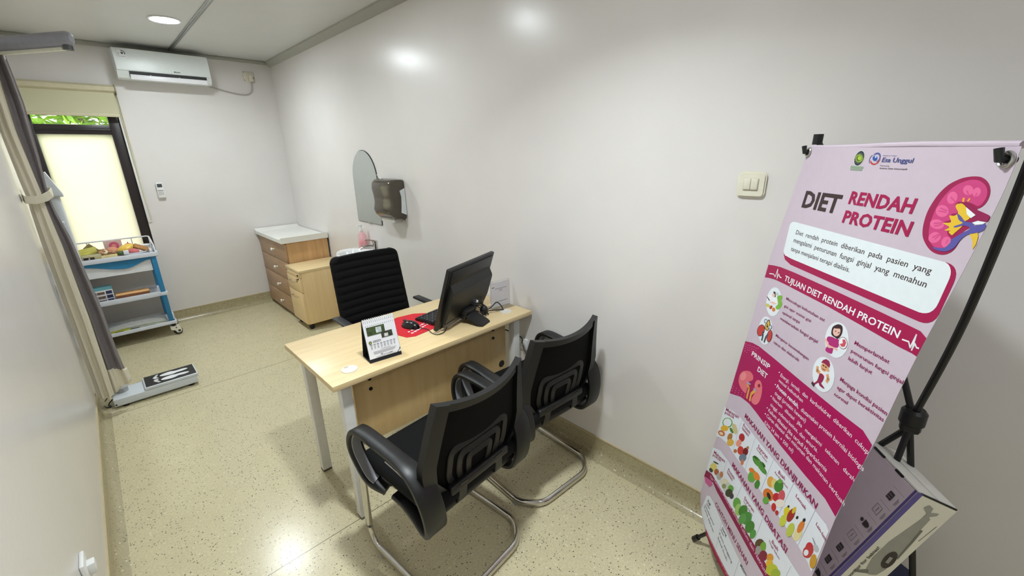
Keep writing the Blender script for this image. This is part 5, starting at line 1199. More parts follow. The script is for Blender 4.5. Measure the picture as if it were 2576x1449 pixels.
P|111|2|-91,835,-92.4,836.5,-95,837.8,-97.4,838.3,-98,837.6,-96.7,836.1,-94,834.8,-91.7,834.3
P|111|2|-69.7,849.4,-71,850.9,-73.6,852.3,-75.9,852.7,-76.5,852,-75.2,850.6,-72.6,849.2,-70.4,848.7
P|111|2|-68.4,839.2,-69.7,840.7,-72.2,842,-74.5,842.5,-75.2,841.8,-73.8,840.3,-71.3,839,-69,838.5
P|111|2|-67,829.1,-68.3,830.5,-70.8,831.8,-73.1,832.3,-73.8,831.6,-72.5,830.1,-69.9,828.8,-67.7,828.4
P|111|2|-46.2,843.3,-47.5,844.7,-50,846.1,-52.2,846.5,-52.9,845.8,-51.6,844.4,-49.1,843.1,-46.9,842.6
P|111|2|-45,833.3,-46.2,834.7,-48.7,836,-50.9,836.4,-51.6,835.8,-50.3,834.3,-47.8,833,-45.6,832.6
P|111|2|-43.7,823.3,-45,824.7,-47.4,826,-49.6,826.4,-50.3,825.7,-49,824.3,-46.5,823,-44.4,822.6
P|111|2|-23.5,837.4,-24.7,838.8,-27.1,840.1,-29.3,840.5,-29.9,839.8,-28.7,838.4,-26.3,837.1,-24.1,836.7
P|111|2|-22.3,827.5,-23.5,828.9,-25.9,830.2,-28.1,830.6,-28.7,829.9,-27.5,828.5,-25.1,827.3,-23,826.8
P|111|2|-21.1,817.7,-22.4,819.1,-24.7,820.4,-26.9,820.8,-27.5,820.1,-26.3,818.7,-23.9,817.4,-21.8,817
P|111|2|-1.5,831.6,-2.6,833,-5,834.3,-7,834.7,-7.7,834,-6.5,832.6,-4.1,831.4,-2.1,831
P|111|2|-0.4,821.9,-1.5,823.3,-3.8,824.6,-5.9,825,-6.5,824.3,-5.3,822.9,-3,821.7,-1,821.3
P|111|2|0.7,812.3,-0.4,813.6,-2.7,814.9,-4.8,815.3,-5.4,814.6,-4.2,813.2,-1.9,812,0.1,811.6
P|111|2|19.9,826.1,18.8,827.4,16.5,828.6,14.5,829.1,13.9,828.4,15.1,827,17.3,825.8,19.3,825.4
P|111|2|21,816.5,19.8,817.9,17.6,819.1,15.6,819.5,15,818.8,16.1,817.5,18.4,816.2,20.4,815.9
P|111|2|22,807,20.8,808.4,18.6,809.6,16.6,809.9,16,809.3,17.2,807.9,19.4,806.7,21.4,806.4
P|111|2|-101.8,771.5,-102.2,772.6,-104,773.9,-106.1,774.8,-107.3,774.6,-106.9,773.5,-105,772.2,-102.9,771.4
P|111|2|-101.9,784,-102.3,785,-104.1,786.4,-106.3,787.2,-107.4,787.1,-107,786,-105.2,784.6,-103,783.8
P|111|2|-102,796.4,-102.4,797.5,-104.3,798.9,-106.4,799.8,-107.6,799.6,-107.1,798.5,-105.3,797.1,-103.2,796.3
P|111|2|-102.1,809,-102.5,810.1,-104.4,811.5,-106.5,812.4,-107.7,812.2,-107.2,811.1,-105.4,809.7,-103.3,808.8
P|111|2|-102.2,821.6,-102.7,822.7,-104.5,824.1,-106.6,825,-107.8,824.9,-107.3,823.8,-105.5,822.3,-103.4,821.4
P|111|2|-102.3,834.3,-102.8,835.4,-104.6,836.8,-106.7,837.7,-107.9,837.6,-107.5,836.5,-105.6,835,-103.5,834.1
P|111|2|-102.4,847,-102.9,848.1,-104.7,849.6,-106.9,850.5,-108.1,850.4,-107.6,849.3,-105.7,847.8,-103.6,846.9
t|136|3|-26.5,672.5,102.6,658.2|17.5|1|PRINSIP
t|136|3|35.1,698.9,101.5,692.6|18.7|1|DIET
P|106|2|-36.9,739.5,-4.7,725.2,19.7,727.5,23.6,741.3,0.2,762.2,1.6,775.9,3.7,796.7,-2.2,807.8,-38.2,811.1,-65.8,801,-70.8,777.1,-57.6,754.7
P|118|2|57.2,721.7,76.2,717.5,92.9,731.5,98.8,758.7,94.3,782.4,79.3,801,57.3,808.3,46.5,802.7,51.8,784.9,57,767.4,43.9,750.6,45.6,733.7
P|135|3|-23.8,757.9,-27,766.1,-33.3,774.2,-41.7,780.6,-50.5,784,-57.9,783.7,-62.4,779.6,-63,772.7,-59.7,764.2,-53.1,756.1,-44.6,749.8,-35.9,746.7,-28.8,747.2,-24.5,751.2
P|40|4|78.7,729.8,79.2,732.4,78.2,735.5,75.7,738.3,72.4,740.3,68.8,741.1,65.7,740.6,63.7,738.7,63.2,736,64.3,732.9,66.8,730.1,70.1,728.1,73.7,727.4,76.8,727.9
s|113|4|0.1,773.2,15.7,778.4,16.7,812.6|11
s|113|4|56.8,760.5,37.5,786.7,38.7,809.5|11
s|54|5|-6.2,767.8,17.1,761.3|6
s|54|5|45.1,762.3,61.4,759.4|6
t|138|3|167.9,644.1,426,619.5,544.2,616.9|11.7|0|Energi,  lemak,  dan  karbohidrat  diberikan  cukup
t|138|3|166.7,661.8,298,650.3|10.8|0|sesuai kebutuhan
t|138|3|165.3,706.8,332.3,689.9|12.1|0|tinggi (protein hewani)
t|138|3|160.5,727.8,337.5,709.3,429.5,700.6,535,695.5|11.2|0|Natrium   dibatasi   jika   mengalami   tekanan   darah
t|138|3|159.5,750.5,406.7,724.1|11.6|0|tinggi, odema/asites, dan anuria.
t|138|3|156.6,772.5,454,742.3|12.5|0|Kalium dibatasi jika terjadi Hiperkalemia
t|138|3|153.7,818,321,795.8|12.5|0|(Urin 24 jam + 500 ml)
t|136|3|164.5,684.8,288.7,674.8|13|1|Protein rendah,
t|138|3|300.4,673.7,442,658.4,547.8,657.2|12.4|0|diutamakan protein bernilai biologis
t|138|3|154.9,793.3,382.6,766.5,533.7,764.9|12.2|0|Cairan dibatasi dari minuman dan makanan berkuah
P|138|3|161.9,635,161.7,636.6,160.1,638.2,157.9,638.8,156.4,638,156.6,636.4,158.3,634.8,160.5,634.2
P|138|3|159.4,677.5,159.3,679.2,157.6,680.9,155.4,681.6,153.9,680.8,154.1,679.2,155.8,677.5,158,676.8
P|138|3|154.9,720.8,154.7,722.6,153,724.3,150.7,725.1,149.2,724.4,149.4,722.7,151.1,720.9,153.4,720.2
P|138|3|151.1,764.7,151,766.5,149.2,768.4,146.9,769.2,145.4,768.6,145.6,766.8,147.3,764.9,149.6,764.1
P|138|3|150.2,787,150,788.8,148.2,790.7,145.9,791.6,144.4,791,144.6,789.2,146.3,787.3,148.6,786.4
p|119|1|-124.9,944.2,-67.7,919.4,10,899.8,133.7,890,248.1,876.3,363.6,862.1,461.1,852.7,505.9,847.5,519,853.8,517.3,917,514,991,493.5,984,445.4,983.4,341.5,993.7,210.5,1011.7,49.6,1037.7,-31.9,1044.5,-99.7,1066.4,-136.7,1088.9
p|119|1|-140.1,1144.8,-75,1107.1,-3.2,1092.8,132.5,1084.8,285.2,1067.1,414.5,1050.4,509.6,1038.4,425.1,1151.2,282,1174,144.2,1200.6,-17.3,1225,-97.3,1238.4,-149.3,1262.7
p|119|1|-94.3,1344.2,-68.3,1322.1,-28.1,1313.2,64,1313.9,159.4,1305.6,234.3,1299.6,323.2,1297.7,258.1,1396.7,198.5,1412,98.1,1436.9,-39.1,1456.6,-96.2,1446,-114.1,1431.7
p|39|2|-151.2,1267.5,-97.3,1238.4,-17.3,1225,144.2,1200.6,282,1174,425.1,1151.2,395.7,1195.2,286.2,1214.8,161.8,1230.8,-26.1,1257,-70.6,1256.7,-156.6,1304
p|92|3|-151.7,1300.9,-130.6,1286.9,-82.7,1261.8,-69.2,1268.8,-91.5,1297.7,-133.1,1314.4
t|46|3|32,880.4,461,847|18.7|1|MAKANAN YANG DIANJURKAN
t|46|3|32.6,1085.9,413.8,1049|20.5|1|MAKANAN YANG DIBATASI
t|46|3|-14.1,1312,271.4,1270.8|20.9|0|CONTOH MENU SEHARI
t|131|3|-107.5,1267.2,-25.1,1235.3,150.1,1210.7,367.8,1188.1|15.2|0|Tips Pemilihan Makanan Rendah Kalium dan Natrium
t|46|3|-111.1,951.4,-2.3,912|14.9|1|Makanan
t|46|3|-113.4,965.7,-31.6,934.7|14.3|1|pokok
t|46|3|37.2,914.3,93.7,906.1|14.1|1|Protein
t|46|3|36.6,926.8,89,919.5|12.5|1|hewani
t|46|3|155.2,908.4,219.8,900.1|13|1|Sayuran
t|46|3|151.6,918.8,222.3,910.8|7.7|0|Rendah kalium
t|46|3|286.4,892.7,322.9,886.6|11.7|1|Buah
t|46|3|271.7,905.7,344.5,895.5|7.5|0|Rendah kalium
t|46|3|381.9,884.8,432.5,882.1|10.8|1|Lemak
t|46|3|476.9,878.8,521,883|9.3|1|Lain-lain
t|46|3|-123.9,1158.6,-20.4,1118.6|14.5|1|Makanan
t|46|3|-127.1,1173.2,-48.4,1139.5|13.8|1|pokok
t|46|3|14.7,1122.9,72.4,1112.8|13.8|1|Protein
t|46|3|13.4,1135.8,62.5,1128.4|12.9|1|hewani
t|46|3|159.8,1110.4,230.3,1097.8|12.6|1|Sayuran
t|46|3|159.3,1122.4,229.6,1113.5|8|0|Tinggi kalium
t|46|3|348.2,1085,383.1,1078.9|12.8|1|Buah
t|46|3|335.8,1096,399,1090.9|8.1|0|Tinggi kalium
t|18|3|-77,1358.8,-45.7,1350.6|13.8|1|Pagi
t|18|3|-78.2,1374.6,-44.7,1367.1|11.2|0|Nasi
t|18|3|-87.3,1391.4,18.7,1383.9|12.1|0|Omelet jamur
t|18|3|-94.9,1405.6,26.4,1408.2|12.2|0|Tumis sayuran
t|18|3|77.4,1331.7,119.3,1324.1|12.3|1|Siang
t|18|3|72.6,1345.9,101.7,1341.6|10.8|0|Nasi
t|18|3|68.3,1365.6,194.1,1360.6|11.3|0|Ayam panggang
t|18|3|66.2,1389.1,162.5,1388.2|11.7|0|Salad buah
t|18|3|240.7,1310.7,283.4,1302.5|12.5|1|Malam
s|52|2|22.1,901.4,14.6,1034.5|1.2
s|52|2|129.5,890.9,120.4,1026.4|1.2
s|52|2|250.8,874,233.5,1004.4|1.2
s|52|2|360.7,862.7,341.2,993.1|1.2
s|52|2|461.1,852.7,445.4,983.4|1.2
s|52|2|-6.4,1098.3,-17.4,1213.4|1.2
s|52|2|128,1086.3,108.1,1194|1.2
s|52|2|280.8,1071.7,273,1174.3|1.2
s|52|2|447,1054.7,440.2,1112.7|1.2
s|52|2|65.1,1315.7,73,1430|1.2
s|52|2|229.4,1300.2,224.3,1396.3|1.2
p|31|3|-35.7,952.9,-35.9,964.2,-46,979.8,-63.5,995.7,-84.1,1007.7,-102.2,1012.3,-112.6,1008,-112.1,995.9,-101,979.5,-82.6,963.6,-62.2,952.3,-45.2,948.5
p|119|3|-43.1,957.1,-43.3,966.4,-51.5,979,-65.8,991.9,-82.4,1001.5,-97,1005.2,-105.4,1001.7,-105,992,-96.1,978.8,-81.2,965.9,-64.7,956.7,-50.8,953.6
p|114|3|-54.7,990.9,-55.9,998.3,-64.5,1009.5,-78.5,1021.6,-94.2,1031.6,-107.6,1036.5,-114.6,1034.9,-113.3,1027.1,-104,1015.4,-89.6,1003.1,-73.9,993.6,-61.3,989.2
p|75|3|-70.4,1032.9,-77,1042.1,-89.4,1052.3,-104.4,1060.9,-118.1,1065.5,-126.6,1064.7,-127.3,1058.6,-120.2,1049,-107.3,1038.6,-92.3,1030.2,-79.2,1026.1,-71.2,1027
p|133|3|-82.9,1040,-86.7,1045.2,-94.1,1051.1,-103.1,1056.1,-111.3,1059,-116.4,1058.8,-117.1,1055.6,-113,1050.3,-105.5,1044.3,-96.5,1039.4,-88.5,1036.7,-83.5,1036.9
p|20|3|-12.8,981.5,-18.7,985.9,-27.3,989.2,-36.5,990.4,-43.6,989.2,-46.8,985.9,-45.1,981.4,-39,976.9,-30.2,973.7,-21.2,972.6,-14.2,973.8,-11.2,977.1
p|93|3|5.3,946.7,12.7,952.9,14.2,961,9.4,969,-0.6,974.8,-13,976.7,-24.7,974.3,-32.4,968,-33.9,959.6,-28.8,951.4,-18.5,945.7,-6,944
p|68|3|-11.9,1000.2,-15.6,1010.6,-23.1,1021,-32.4,1028.5,-41,1031.1,-46.6,1028,-47.5,1020,-43.6,1009.3,-35.9,998.9,-26.6,991.6,-18.2,989.2,-12.8,992.4
p|104|3|5.8,1016.4,-2.7,1028,-14.9,1038.7,-27.7,1045.7,-37.6,1046.8,-41.6,1041.7,-38.8,1031.8,-29.8,1019.9,-17.3,1009.3,-4.8,1002.8,4.6,1002,8.4,1007
p|65|3|68.8,937.4,69.8,945.2,65.7,954.6,57.5,963.3,47.4,968.8,38.1,969.7,32,965.6,31,957.5,35.4,947.9,43.8,939.2,53.9,933.9,63,933.3
p|125|3|58,972.4,54.6,981.8,47.4,991.4,38.3,998.7,29.6,1001.6,23.8,999.3,22.6,992.4,26.2,982.8,33.6,973.1,42.7,966,51.2,963.3,56.7,965.7
p|83|3|83.7,978.6,84.7,986.9,80.3,997.3,71.5,1006.9,60.7,1013.4,50.7,1014.7,44.3,1010.5,43.3,1001.9,48,991.3,57,981.6,67.8,975.5,77.5,974.4
p|33|3|111.9,962.6,110.9,971.5,105.9,981.1,98.1,988.8,89.6,992.6,82.6,991.4,79.2,985.3,80.4,976.2,85.6,966.5,93.5,958.9,101.9,955.3,108.6,956.7
p|67|3|43.7,1013.6,43.8,1017.7,40.7,1023.3,35.2,1028.9,28.8,1033.1,23.1,1034.6,19.8,1033,19.7,1028.8,22.9,1023.1,28.5,1017.4,35,1013.4,40.5,1012
p|63|3|110.2,946.3,110.4,949.3,108.5,953.2,105,956.9,100.7,959.5,96.9,960.1,94.6,958.7,94.4,955.7,96.3,951.7,99.9,948,104.2,945.5,107.9,944.9
p|32|3|110.6,994.3,104.5,1005.8,94.2,1017.3,82.3,1025.6,71.9,1028.4,66.2,1024.8,66.6,1015.7,73.1,1003.8,83.7,992.3,95.5,984.4,105.4,982,110.9,985.6
p|85|3|102.3,1011.4,103.4,1016.6,101.7,1022.5,97.7,1027.7,92.3,1030.6,87.1,1030.6,83.4,1027.5,82.3,1022.3,84,1016.2,88.2,1011.1,93.6,1008.2,98.7,1008.3
p|20|3|202.3,945.1,193.5,953.4,179.5,960.3,164,963.8,151,962.9,144.5,957.7,146.2,949.7,155.7,941.1,170.2,934.4,185.5,931.3,197.8,932.4,203.9,937.5
p|31|3|225.1,945.1,217.2,951.7,204.7,956.4,190.8,958,179.3,955.8,173.5,950.5,175.1,943.5,183.5,936.8,196.4,932.2,210,930.9,221,933.2,226.5,938.4
p|20|3|236.6,941.9,230.7,947.5,221.3,952.1,210.7,954.4,201.9,953.7,197.3,950.3,198.3,945,204.4,939.3,214.1,934.8,224.5,932.6,233,933.4,237.4,936.7
p|31|3|197.2,991.6,192.8,1006.1,182.9,1021.3,169.9,1033.2,157.3,1038.3,148.7,1035.2,146.5,1024.5,151.3,1009.3,161.7,993.9,174.8,982.6,186.9,978.1,195,981.4
p|110|3|174.3,987.4,170.7,993.5,163.9,1000.2,155.6,1005.7,148,1008.4,143.2,1007.6,142.6,1003.4,146.3,997.1,153.3,990.3,161.6,985,169.1,982.5,173.7,983.3
p|120|3|204.7,973.7,211.5,976.9,213.4,983.2,210,991.1,202,998.5,191.6,1003.4,181.4,1004.5,174.3,1001.3,172.4,994.8,176.1,986.6,184.3,979.2,194.8,974.5
p|20|3|221.6,996.9,220,1006.3,215.2,1016,208.3,1023.3,201.2,1026.4,195.9,1024.1,193.7,1017.2,195.4,1007.6,200.4,997.8,207.3,990.6,214.3,987.8,219.5,990.1
p|6|3|173.3,952.6,166.9,957.7,159,960.5,151.8,960.2,147.1,956.8,146.4,951.3,149.8,945.2,156.4,940.1,164.3,937.4,171.4,937.8,175.9,941.1,176.6,946.5
p|6|3|222.3,929.2,217.9,933.7,210.5,937.7,202.1,940.2,194.9,940.4,190.9,938.3,191.2,934.4,195.8,929.8,203.4,925.8,211.8,923.4,218.8,923.3,222.6,925.4
p|107|3|283.4,927.7,284.9,936.3,281.8,946.7,274.8,956,265.7,961.8,257,962.4,251,957.5,249.5,948.5,252.8,937.9,260.1,928.7,269.2,923.2,277.7,922.8
p|116|3|299.2,919.7,300.6,927.3,298,936.2,292.2,944.1,284.6,948.9,277.2,949.2,272.1,944.9,270.7,937.1,273.4,928,279.4,920.2,287.1,915.6,294.3,915.4
p|20|3|326.3,906.1,325.4,917.2,319.6,929.6,310.2,940,299.8,945.6,291.1,944.6,286.7,937.3,287.8,925.7,294,913.1,303.6,902.9,313.8,897.8,322.1,899
p|97|3|290.4,960.8,298.2,965.5,299.6,975.2,294.3,987.4,283.4,999,269.6,1007,256.7,1009,248.3,1004.3,246.9,994.1,252.8,981.4,264.3,969.8,278,962.3
p|0|3|284.4,976.6,288.9,979.4,290.5,983.6,288.9,988.2,284.4,991.9,278.1,993.8,271.9,993.2,267.2,990.4,265.6,986.1,267.3,981.5,272,977.8,278.2,976
p|72|3|325.8,943,326.6,950.1,323.2,959.3,316.6,968,308.3,974.1,300.6,975.8,295.6,972.4,294.8,965,298.4,955.6,305.3,946.9,313.6,941,321,939.6
p|90|3|344.4,922.6,344.2,933.1,340.4,943.9,333.9,952.3,326.4,955.7,319.9,953.3,316.3,945.6,316.6,934.8,320.6,923.8,327.2,915.7,334.6,912.5,340.9,915
p|134|3|352.3,938.5,352.4,945.8,347.4,956.3,338.6,967.3,328.2,975.8,319.1,979.4,313.7,977.1,313.8,969.5,319.1,958.6,328.2,947.6,338.5,939.4,347.3,936.2
p|31|3|284.4,994.9,285,1001.3,281.7,1009.7,275.4,1017.9,267.6,1023.8,260.5,1025.7,256,1023,255.4,1016.5,258.9,1007.9,265.4,999.6,273.2,993.9,280.1,992.2
p|81|3|323.4,980.9,324.7,987.2,323.1,994.6,318.8,1001.1,313,1004.9,307.3,1005,303.2,1001.4,301.9,995,303.7,987.5,308.1,981,313.8,977.3,319.4,977.3
p|73|3|339.6,984.5,340.2,988.3,338.9,993,335.9,997.3,332.1,1000.1,328.5,1000.6,326,998.6,325.3,994.7,326.7,990,329.7,985.7,333.6,983,337.2,982.5
p|31|3|315.6,895.9,315.6,899.7,313.1,905,308.5,910.3,303.1,914.2,298.3,915.7,295.6,914.3,295.5,910.4,298.2,905,302.9,899.7,308.2,895.9,312.9,894.5
p|101|3|379.9,940.2,379.8,948.6,376.7,957.4,371.4,964.2,365.4,967.3,360.3,965.7,357.4,959.8,357.6,951.3,360.8,942.4,366.1,935.7,372.1,932.8,377.1,934.5
p|56|3|401.1,934.1,397.9,948.3,392.2,961.1,385.4,969,379.4,969.7,375.8,962.9,375.7,950.5,379.1,936.1,385,923.5,391.7,916,397.5,915.6,400.9,922.2
p|100|3|399.8,916.2,398.2,923.2,395.4,929.4,392.1,933.2,389.1,933.4,387.4,930.1,387.3,924.1,389,917,391.8,910.8,395.1,907.2,398,907,399.7,910.3
p|87|3|379.5,974.3,378.4,985.6,374.1,997,367.5,1005.3,360.6,1008.4,355.1,1005.2,352.6,996.6,353.9,985,358.4,973.6,365,965.4,371.8,962.7,377.1,966
p|78|3|416.8,967.3,414.8,981,409.7,994,402.9,1002.7,396.2,1004.7,391.4,999.4,390,988,392.2,973.9,397.5,961,404.2,952.7,410.8,951,415.3,956.3
p|122|3|446.3,950.4,443.3,964.3,437.5,977.2,430.4,985.6,424,987,420,980.9,419.5,969,422.7,954.7,428.7,941.9,435.7,934,441.9,933,445.8,938.9
p|98|3|444.6,926.1,442.2,938.5,437.7,949.5,432.4,956.1,427.7,956.4,424.9,950.3,424.8,939.4,427.4,926.8,431.9,916,437.2,909.7,441.7,909.6,444.4,915.6
p|1|3|442.8,903.6,441.8,907.4,439.8,910.9,437.2,913.4,434.9,914.1,433.3,912.9,433,910,434,906.2,436.1,902.6,438.6,900.2,440.9,899.5,442.5,900.8
p|1|3|416.7,922.8,415.8,926.1,414,929.3,411.8,931.6,409.7,932.2,408.4,931,408.1,928.4,409.1,925,410.9,921.8,413.1,919.6,415.2,919,416.5,920.2
p|1|3|373.8,929.2,373,931.8,371.3,934.4,369.1,936.3,367.1,937,365.7,936.3,365.4,934.5,366.3,931.9,368.1,929.3,370.2,927.4,372.2,926.7,373.6,927.3
p|82|3|496.6,935.6,498.6,944.5,496.9,954.8,491.9,963.8,484.9,969.2,477.7,969.4,472.4,964.2,470.4,955,472.3,944.4,477.5,935.4,484.5,930.3,491.5,930.4
p|74|3|497.3,947.5,497,957.5,492.8,968.9,485.8,978.7,477.8,984.3,471,984,467.3,977.8,467.7,967.4,472.2,955.8,479.3,946.1,487.2,941,493.8,941.5
p|119|3|486.4,961.2,486.2,966.5,484.1,972.4,480.6,977.3,476.5,980.1,473.1,979.8,471.2,976.5,471.4,971.2,473.6,965.3,477.2,960.3,481.2,957.7,484.6,958
p|86|3|517.6,952,518.3,962.8,516.1,973.5,511.7,981.4,506.1,984.1,501,980.9,497.7,972.7,497.1,961.6,499.4,950.8,503.9,943.2,509.4,940.7,514.4,944
p|53|3|497.1,918.3,503.8,921.7,508.3,924.8,509.4,927,506.7,927.6,501,926.4,493.7,923.9,486.8,920.5,482.1,917.3,481.1,915.1,483.9,914.5,489.7,915.7
p|71|3|508.5,916.6,511.6,919.6,512.3,924.4,510.4,929.9,506.3,934.6,501.2,937.1,496.3,936.9,493.2,933.9,492.5,928.9,494.5,923.3,498.7,918.7,503.8,916.2
p|9|3|-60.3,1160.2,-64.3,1164.1,-73.8,1170.6,-86.4,1177.9,-98.7,1184.2,-107.4,1187.6,-110,1187.2,-105.7,1183,-95.8,1176.3,-83.1,1169,-71,1162.9,-62.8,1159.7
p|105|3|-68.8,1180.4,-68.4,1190,-75.2,1203.4,-87.6,1217.1,-102.6,1227.5,-115.9,1231.7,-124,1228.3,-124.4,1218.2,-117,1204.3,-104.1,1190.5,-89.2,1180.6,-76.4,1176.9
p|12|3|-99.3,1217.7,-93.6,1218.5,-92.2,1222.6,-95.4,1229,-102.5,1236,-111.6,1241.8,-120.2,1244.7,-126.1,1243.9,-127.5,1239.7,-124.1,1233.1,-116.9,1226.1,-107.8,1220.4
p|62|3|-43.7,1181.8,-43.1,1188.9,-47.6,1198.5,-56.1,1208.2,-66.4,1215.3,-75.6,1217.9,-81.3,1215.1,-81.8,1207.8,-77.1,1197.9,-68.3,1188.2,-58.1,1181.4,-49.1,1179
p|69|3|-17.7,1178.9,-16.7,1186.6,-20.7,1196.6,-28.7,1206.3,-38.7,1213.1,-48,1215.1,-54,1211.6,-55,1203.6,-50.8,1193.4,-42.5,1183.7,-32.5,1177.1,-23.4,1175.4
p|76|3|-8.8,1162.3,-7.5,1168.6,-9.8,1176.1,-15.2,1183,-22.2,1187.3,-28.9,1187.9,-33.6,1184.5,-34.9,1178.1,-32.4,1170.4,-26.9,1163.5,-19.9,1159.4,-13.3,1158.9
p|117|3|39.9,1154.7,40.2,1163.9,33.9,1176.7,22.5,1190.1,8.8,1200.3,-3.5,1204.6,-10.8,1201.5,-11.1,1191.9,-4.3,1178.6,7.6,1165.2,21.2,1155.4,33,1151.6
p|88|3|66.6,1158,61.6,1172.8,50.9,1189,37,1202.1,23.8,1208.6,14.9,1206.5,12.9,1196.2,18.4,1180.7,29.6,1164.4,43.5,1151.7,56.3,1145.8,64.7,1148.1
p|31|3|84.8,1140.2,85.5,1147.8,81,1158,72.6,1168.3,62.4,1175.9,53.1,1178.6,47.3,1175.7,46.7,1167.9,51.4,1157.4,60.1,1147.1,70.3,1139.7,79.3,1137.3
p|13|3|85.9,1163.9,81.6,1176.1,71.9,1189.9,59.4,1201.7,47.3,1208.1,39.1,1207.4,37,1199.5,41.7,1186.7,51.8,1172.7,64.4,1161.3,76.1,1155.3,83.9,1156.3
p|22|3|97.8,1160.4,98.4,1166.3,95.3,1174.2,89.1,1182,81.6,1187.7,74.7,1189.6,70.3,1187.2,69.7,1181.1,73,1173,79.3,1165.2,86.8,1159.7,93.6,1158
p|51|3|32.4,1178.5,32.6,1184,28.7,1191.8,21.8,1199.8,13.6,1206.1,6.3,1208.7,2,1207,1.9,1201.3,5.9,1193.3,13,1185.2,21.2,1179.2,28.3,1176.7
p|31|3|150.5,1140.6,152.2,1151.6,147.5,1165.7,137.5,1179.3,124.8,1188.8,112.8,1191.4,104.8,1186.4,103.1,1174.9,108.2,1160.3,118.6,1146.6,131.3,1137.6,142.9,1135.5
p|59|3|163.4,1156.3,162.7,1169.7,157.3,1184.1,148.5,1195.7,138.6,1201.2,130.3,1199.1,125.9,1189.9,126.7,1176,132.4,1161.4,141.4,1150.1,151.2,1145,159.2,1147.3
p|20|3|198.3,1129.6,194,1144.8,184.3,1161.2,171.6,1174.5,159.4,1180.9,150.9,1178.4,148.8,1167.6,153.5,1151.7,163.7,1135.1,176.4,1122.3,188.2,1116.6,196.2,1119.3
p|23|3|230.2,1127.3,225.8,1144.3,215.6,1162.5,202.1,1177.1,189.1,1183.9,180.1,1180.9,177.7,1168.7,182.7,1150.9,193.5,1132.5,207,1118.5,219.5,1112.5,228,1115.8
p|20|3|256,1134.4,252,1150.2,242.8,1167.2,230.6,1180.8,218.7,1187.2,210.5,1184.5,208.3,1173.2,212.7,1156.6,222.4,1139.5,234.7,1126.4,246.1,1120.7,253.9,1123.6
p|26|3|272.3,1144,269.7,1155.7,264,1167.7,256.6,1176.6,249.5,1180,244.6,1176.9,243.3,1168.1,246,1156.1,251.9,1144.1,259.4,1135.4,266.3,1132.3,271,1135.4
p|30|3|203.1,1157.1,199.4,1171.6,191.3,1186.7,180.7,1198.4,170.6,1203.4,163.8,1200.2,162.2,1189.6,166.2,1174.6,174.6,1159.4,185.2,1148.1,194.9,1143.6,201.5,1146.9
p|28|3|323,1127.6,319.8,1140.6,311.7,1155.2,301,1167.4,290.3,1173.9,282.8,1172.8,280.5,1164.1,284.1,1150.5,292.6,1135.7,303.4,1123.8,313.7,1117.9,320.8,1119.3
p|35|3|334.2,1126,332.9,1138.7,328.3,1151.7,321.4,1161.4,314.2,1165.3,308.5,1162,306,1152.5,307.4,1139.5,312.2,1126.4,319.1,1116.9,326.2,1113.5,331.7,1116.8
p|57|3|317.8,1151.8,319.1,1159.1,316.7,1168.6,311.1,1177.7,303.9,1183.9,296.9,1185.6,292.1,1182.3,290.9,1174.7,293.4,1165,299.2,1156,306.4,1149.9,313.2,1148.4
p|38|3|350.3,1134.8,351.5,1143.9,347.9,1156,340.4,1168.2,330.8,1177.1,321.8,1180.2,315.8,1176.5,314.6,1167,318.4,1154.5,326.2,1142.3,335.8,1133.7,344.6,1131.1
p|103|3|375.9,1110.7,376.8,1117.7,373.9,1127.1,368,1136.5,360.6,1143.5,353.7,1146,349.2,1143.3,348.4,1136.1,351.4,1126.4,357.5,1117,364.9,1110.3,371.6,1108
p|115|3|382.1,1126.6,382.9,1133.7,379.7,1143.7,373.4,1153.8,365.6,1161.5,358.3,1164.5,353.7,1162,353,1154.7,356.4,1144.5,362.9,1134.3,370.7,1126.9,377.7,1124.1
p|77|3|408.8,1124.5,405.4,1138.8,396.5,1155.4,384.4,1170,372.2,1178.6,363.3,1178.6,360.3,1169.7,364.2,1154.6,373.6,1137.6,385.9,1123.4,397.6,1115.7,405.9,1116.1
p|58|3|420.6,1115.3,421.2,1123.8,417,1136,409.1,1148.8,399.4,1158.9,390.6,1163.4,385.1,1160.9,384.5,1152.1,389,1139.4,397.2,1126.5,406.9,1116.8,415.4,1112.8
s|36|4|141.6,956,188.3,954.9|3
s|6|4|148.6,953,194.8,953.5|3
s|36|4|155.6,950.1,201.3,952.2|3
s|6|4|162.6,947.2,207.7,950.8|3
s|36|4|169.4,944.3,214,949.5|3
s|6|4|176.2,941.4,220.3,948.1|3
s|36|4|182.9,938.6,226.5,946.8|3
s|6|4|189.6,935.8,232.6,945.5|3
s|36|4|196.1,933,238.7,944.2|3
p|45|3|-37.9,1458.5,73.3,1442,204,1411.3,285.1,1387.8,278.7,1413.6,183.5,1438,80.2,1464.7,-25.2,1473.5
t|112|3|-9.7,1462.5,191.9,1421.2|12.2|0|Informasi lebih lanjut hubungi ahli gizi
'''
BANNER_O=(1.4953, 0.3081, 1.5974)
BANNER_U=(-0.78782, -0.61591, 0.0)
BANNER_V=(0.04264, -0.05455, 0.9976)
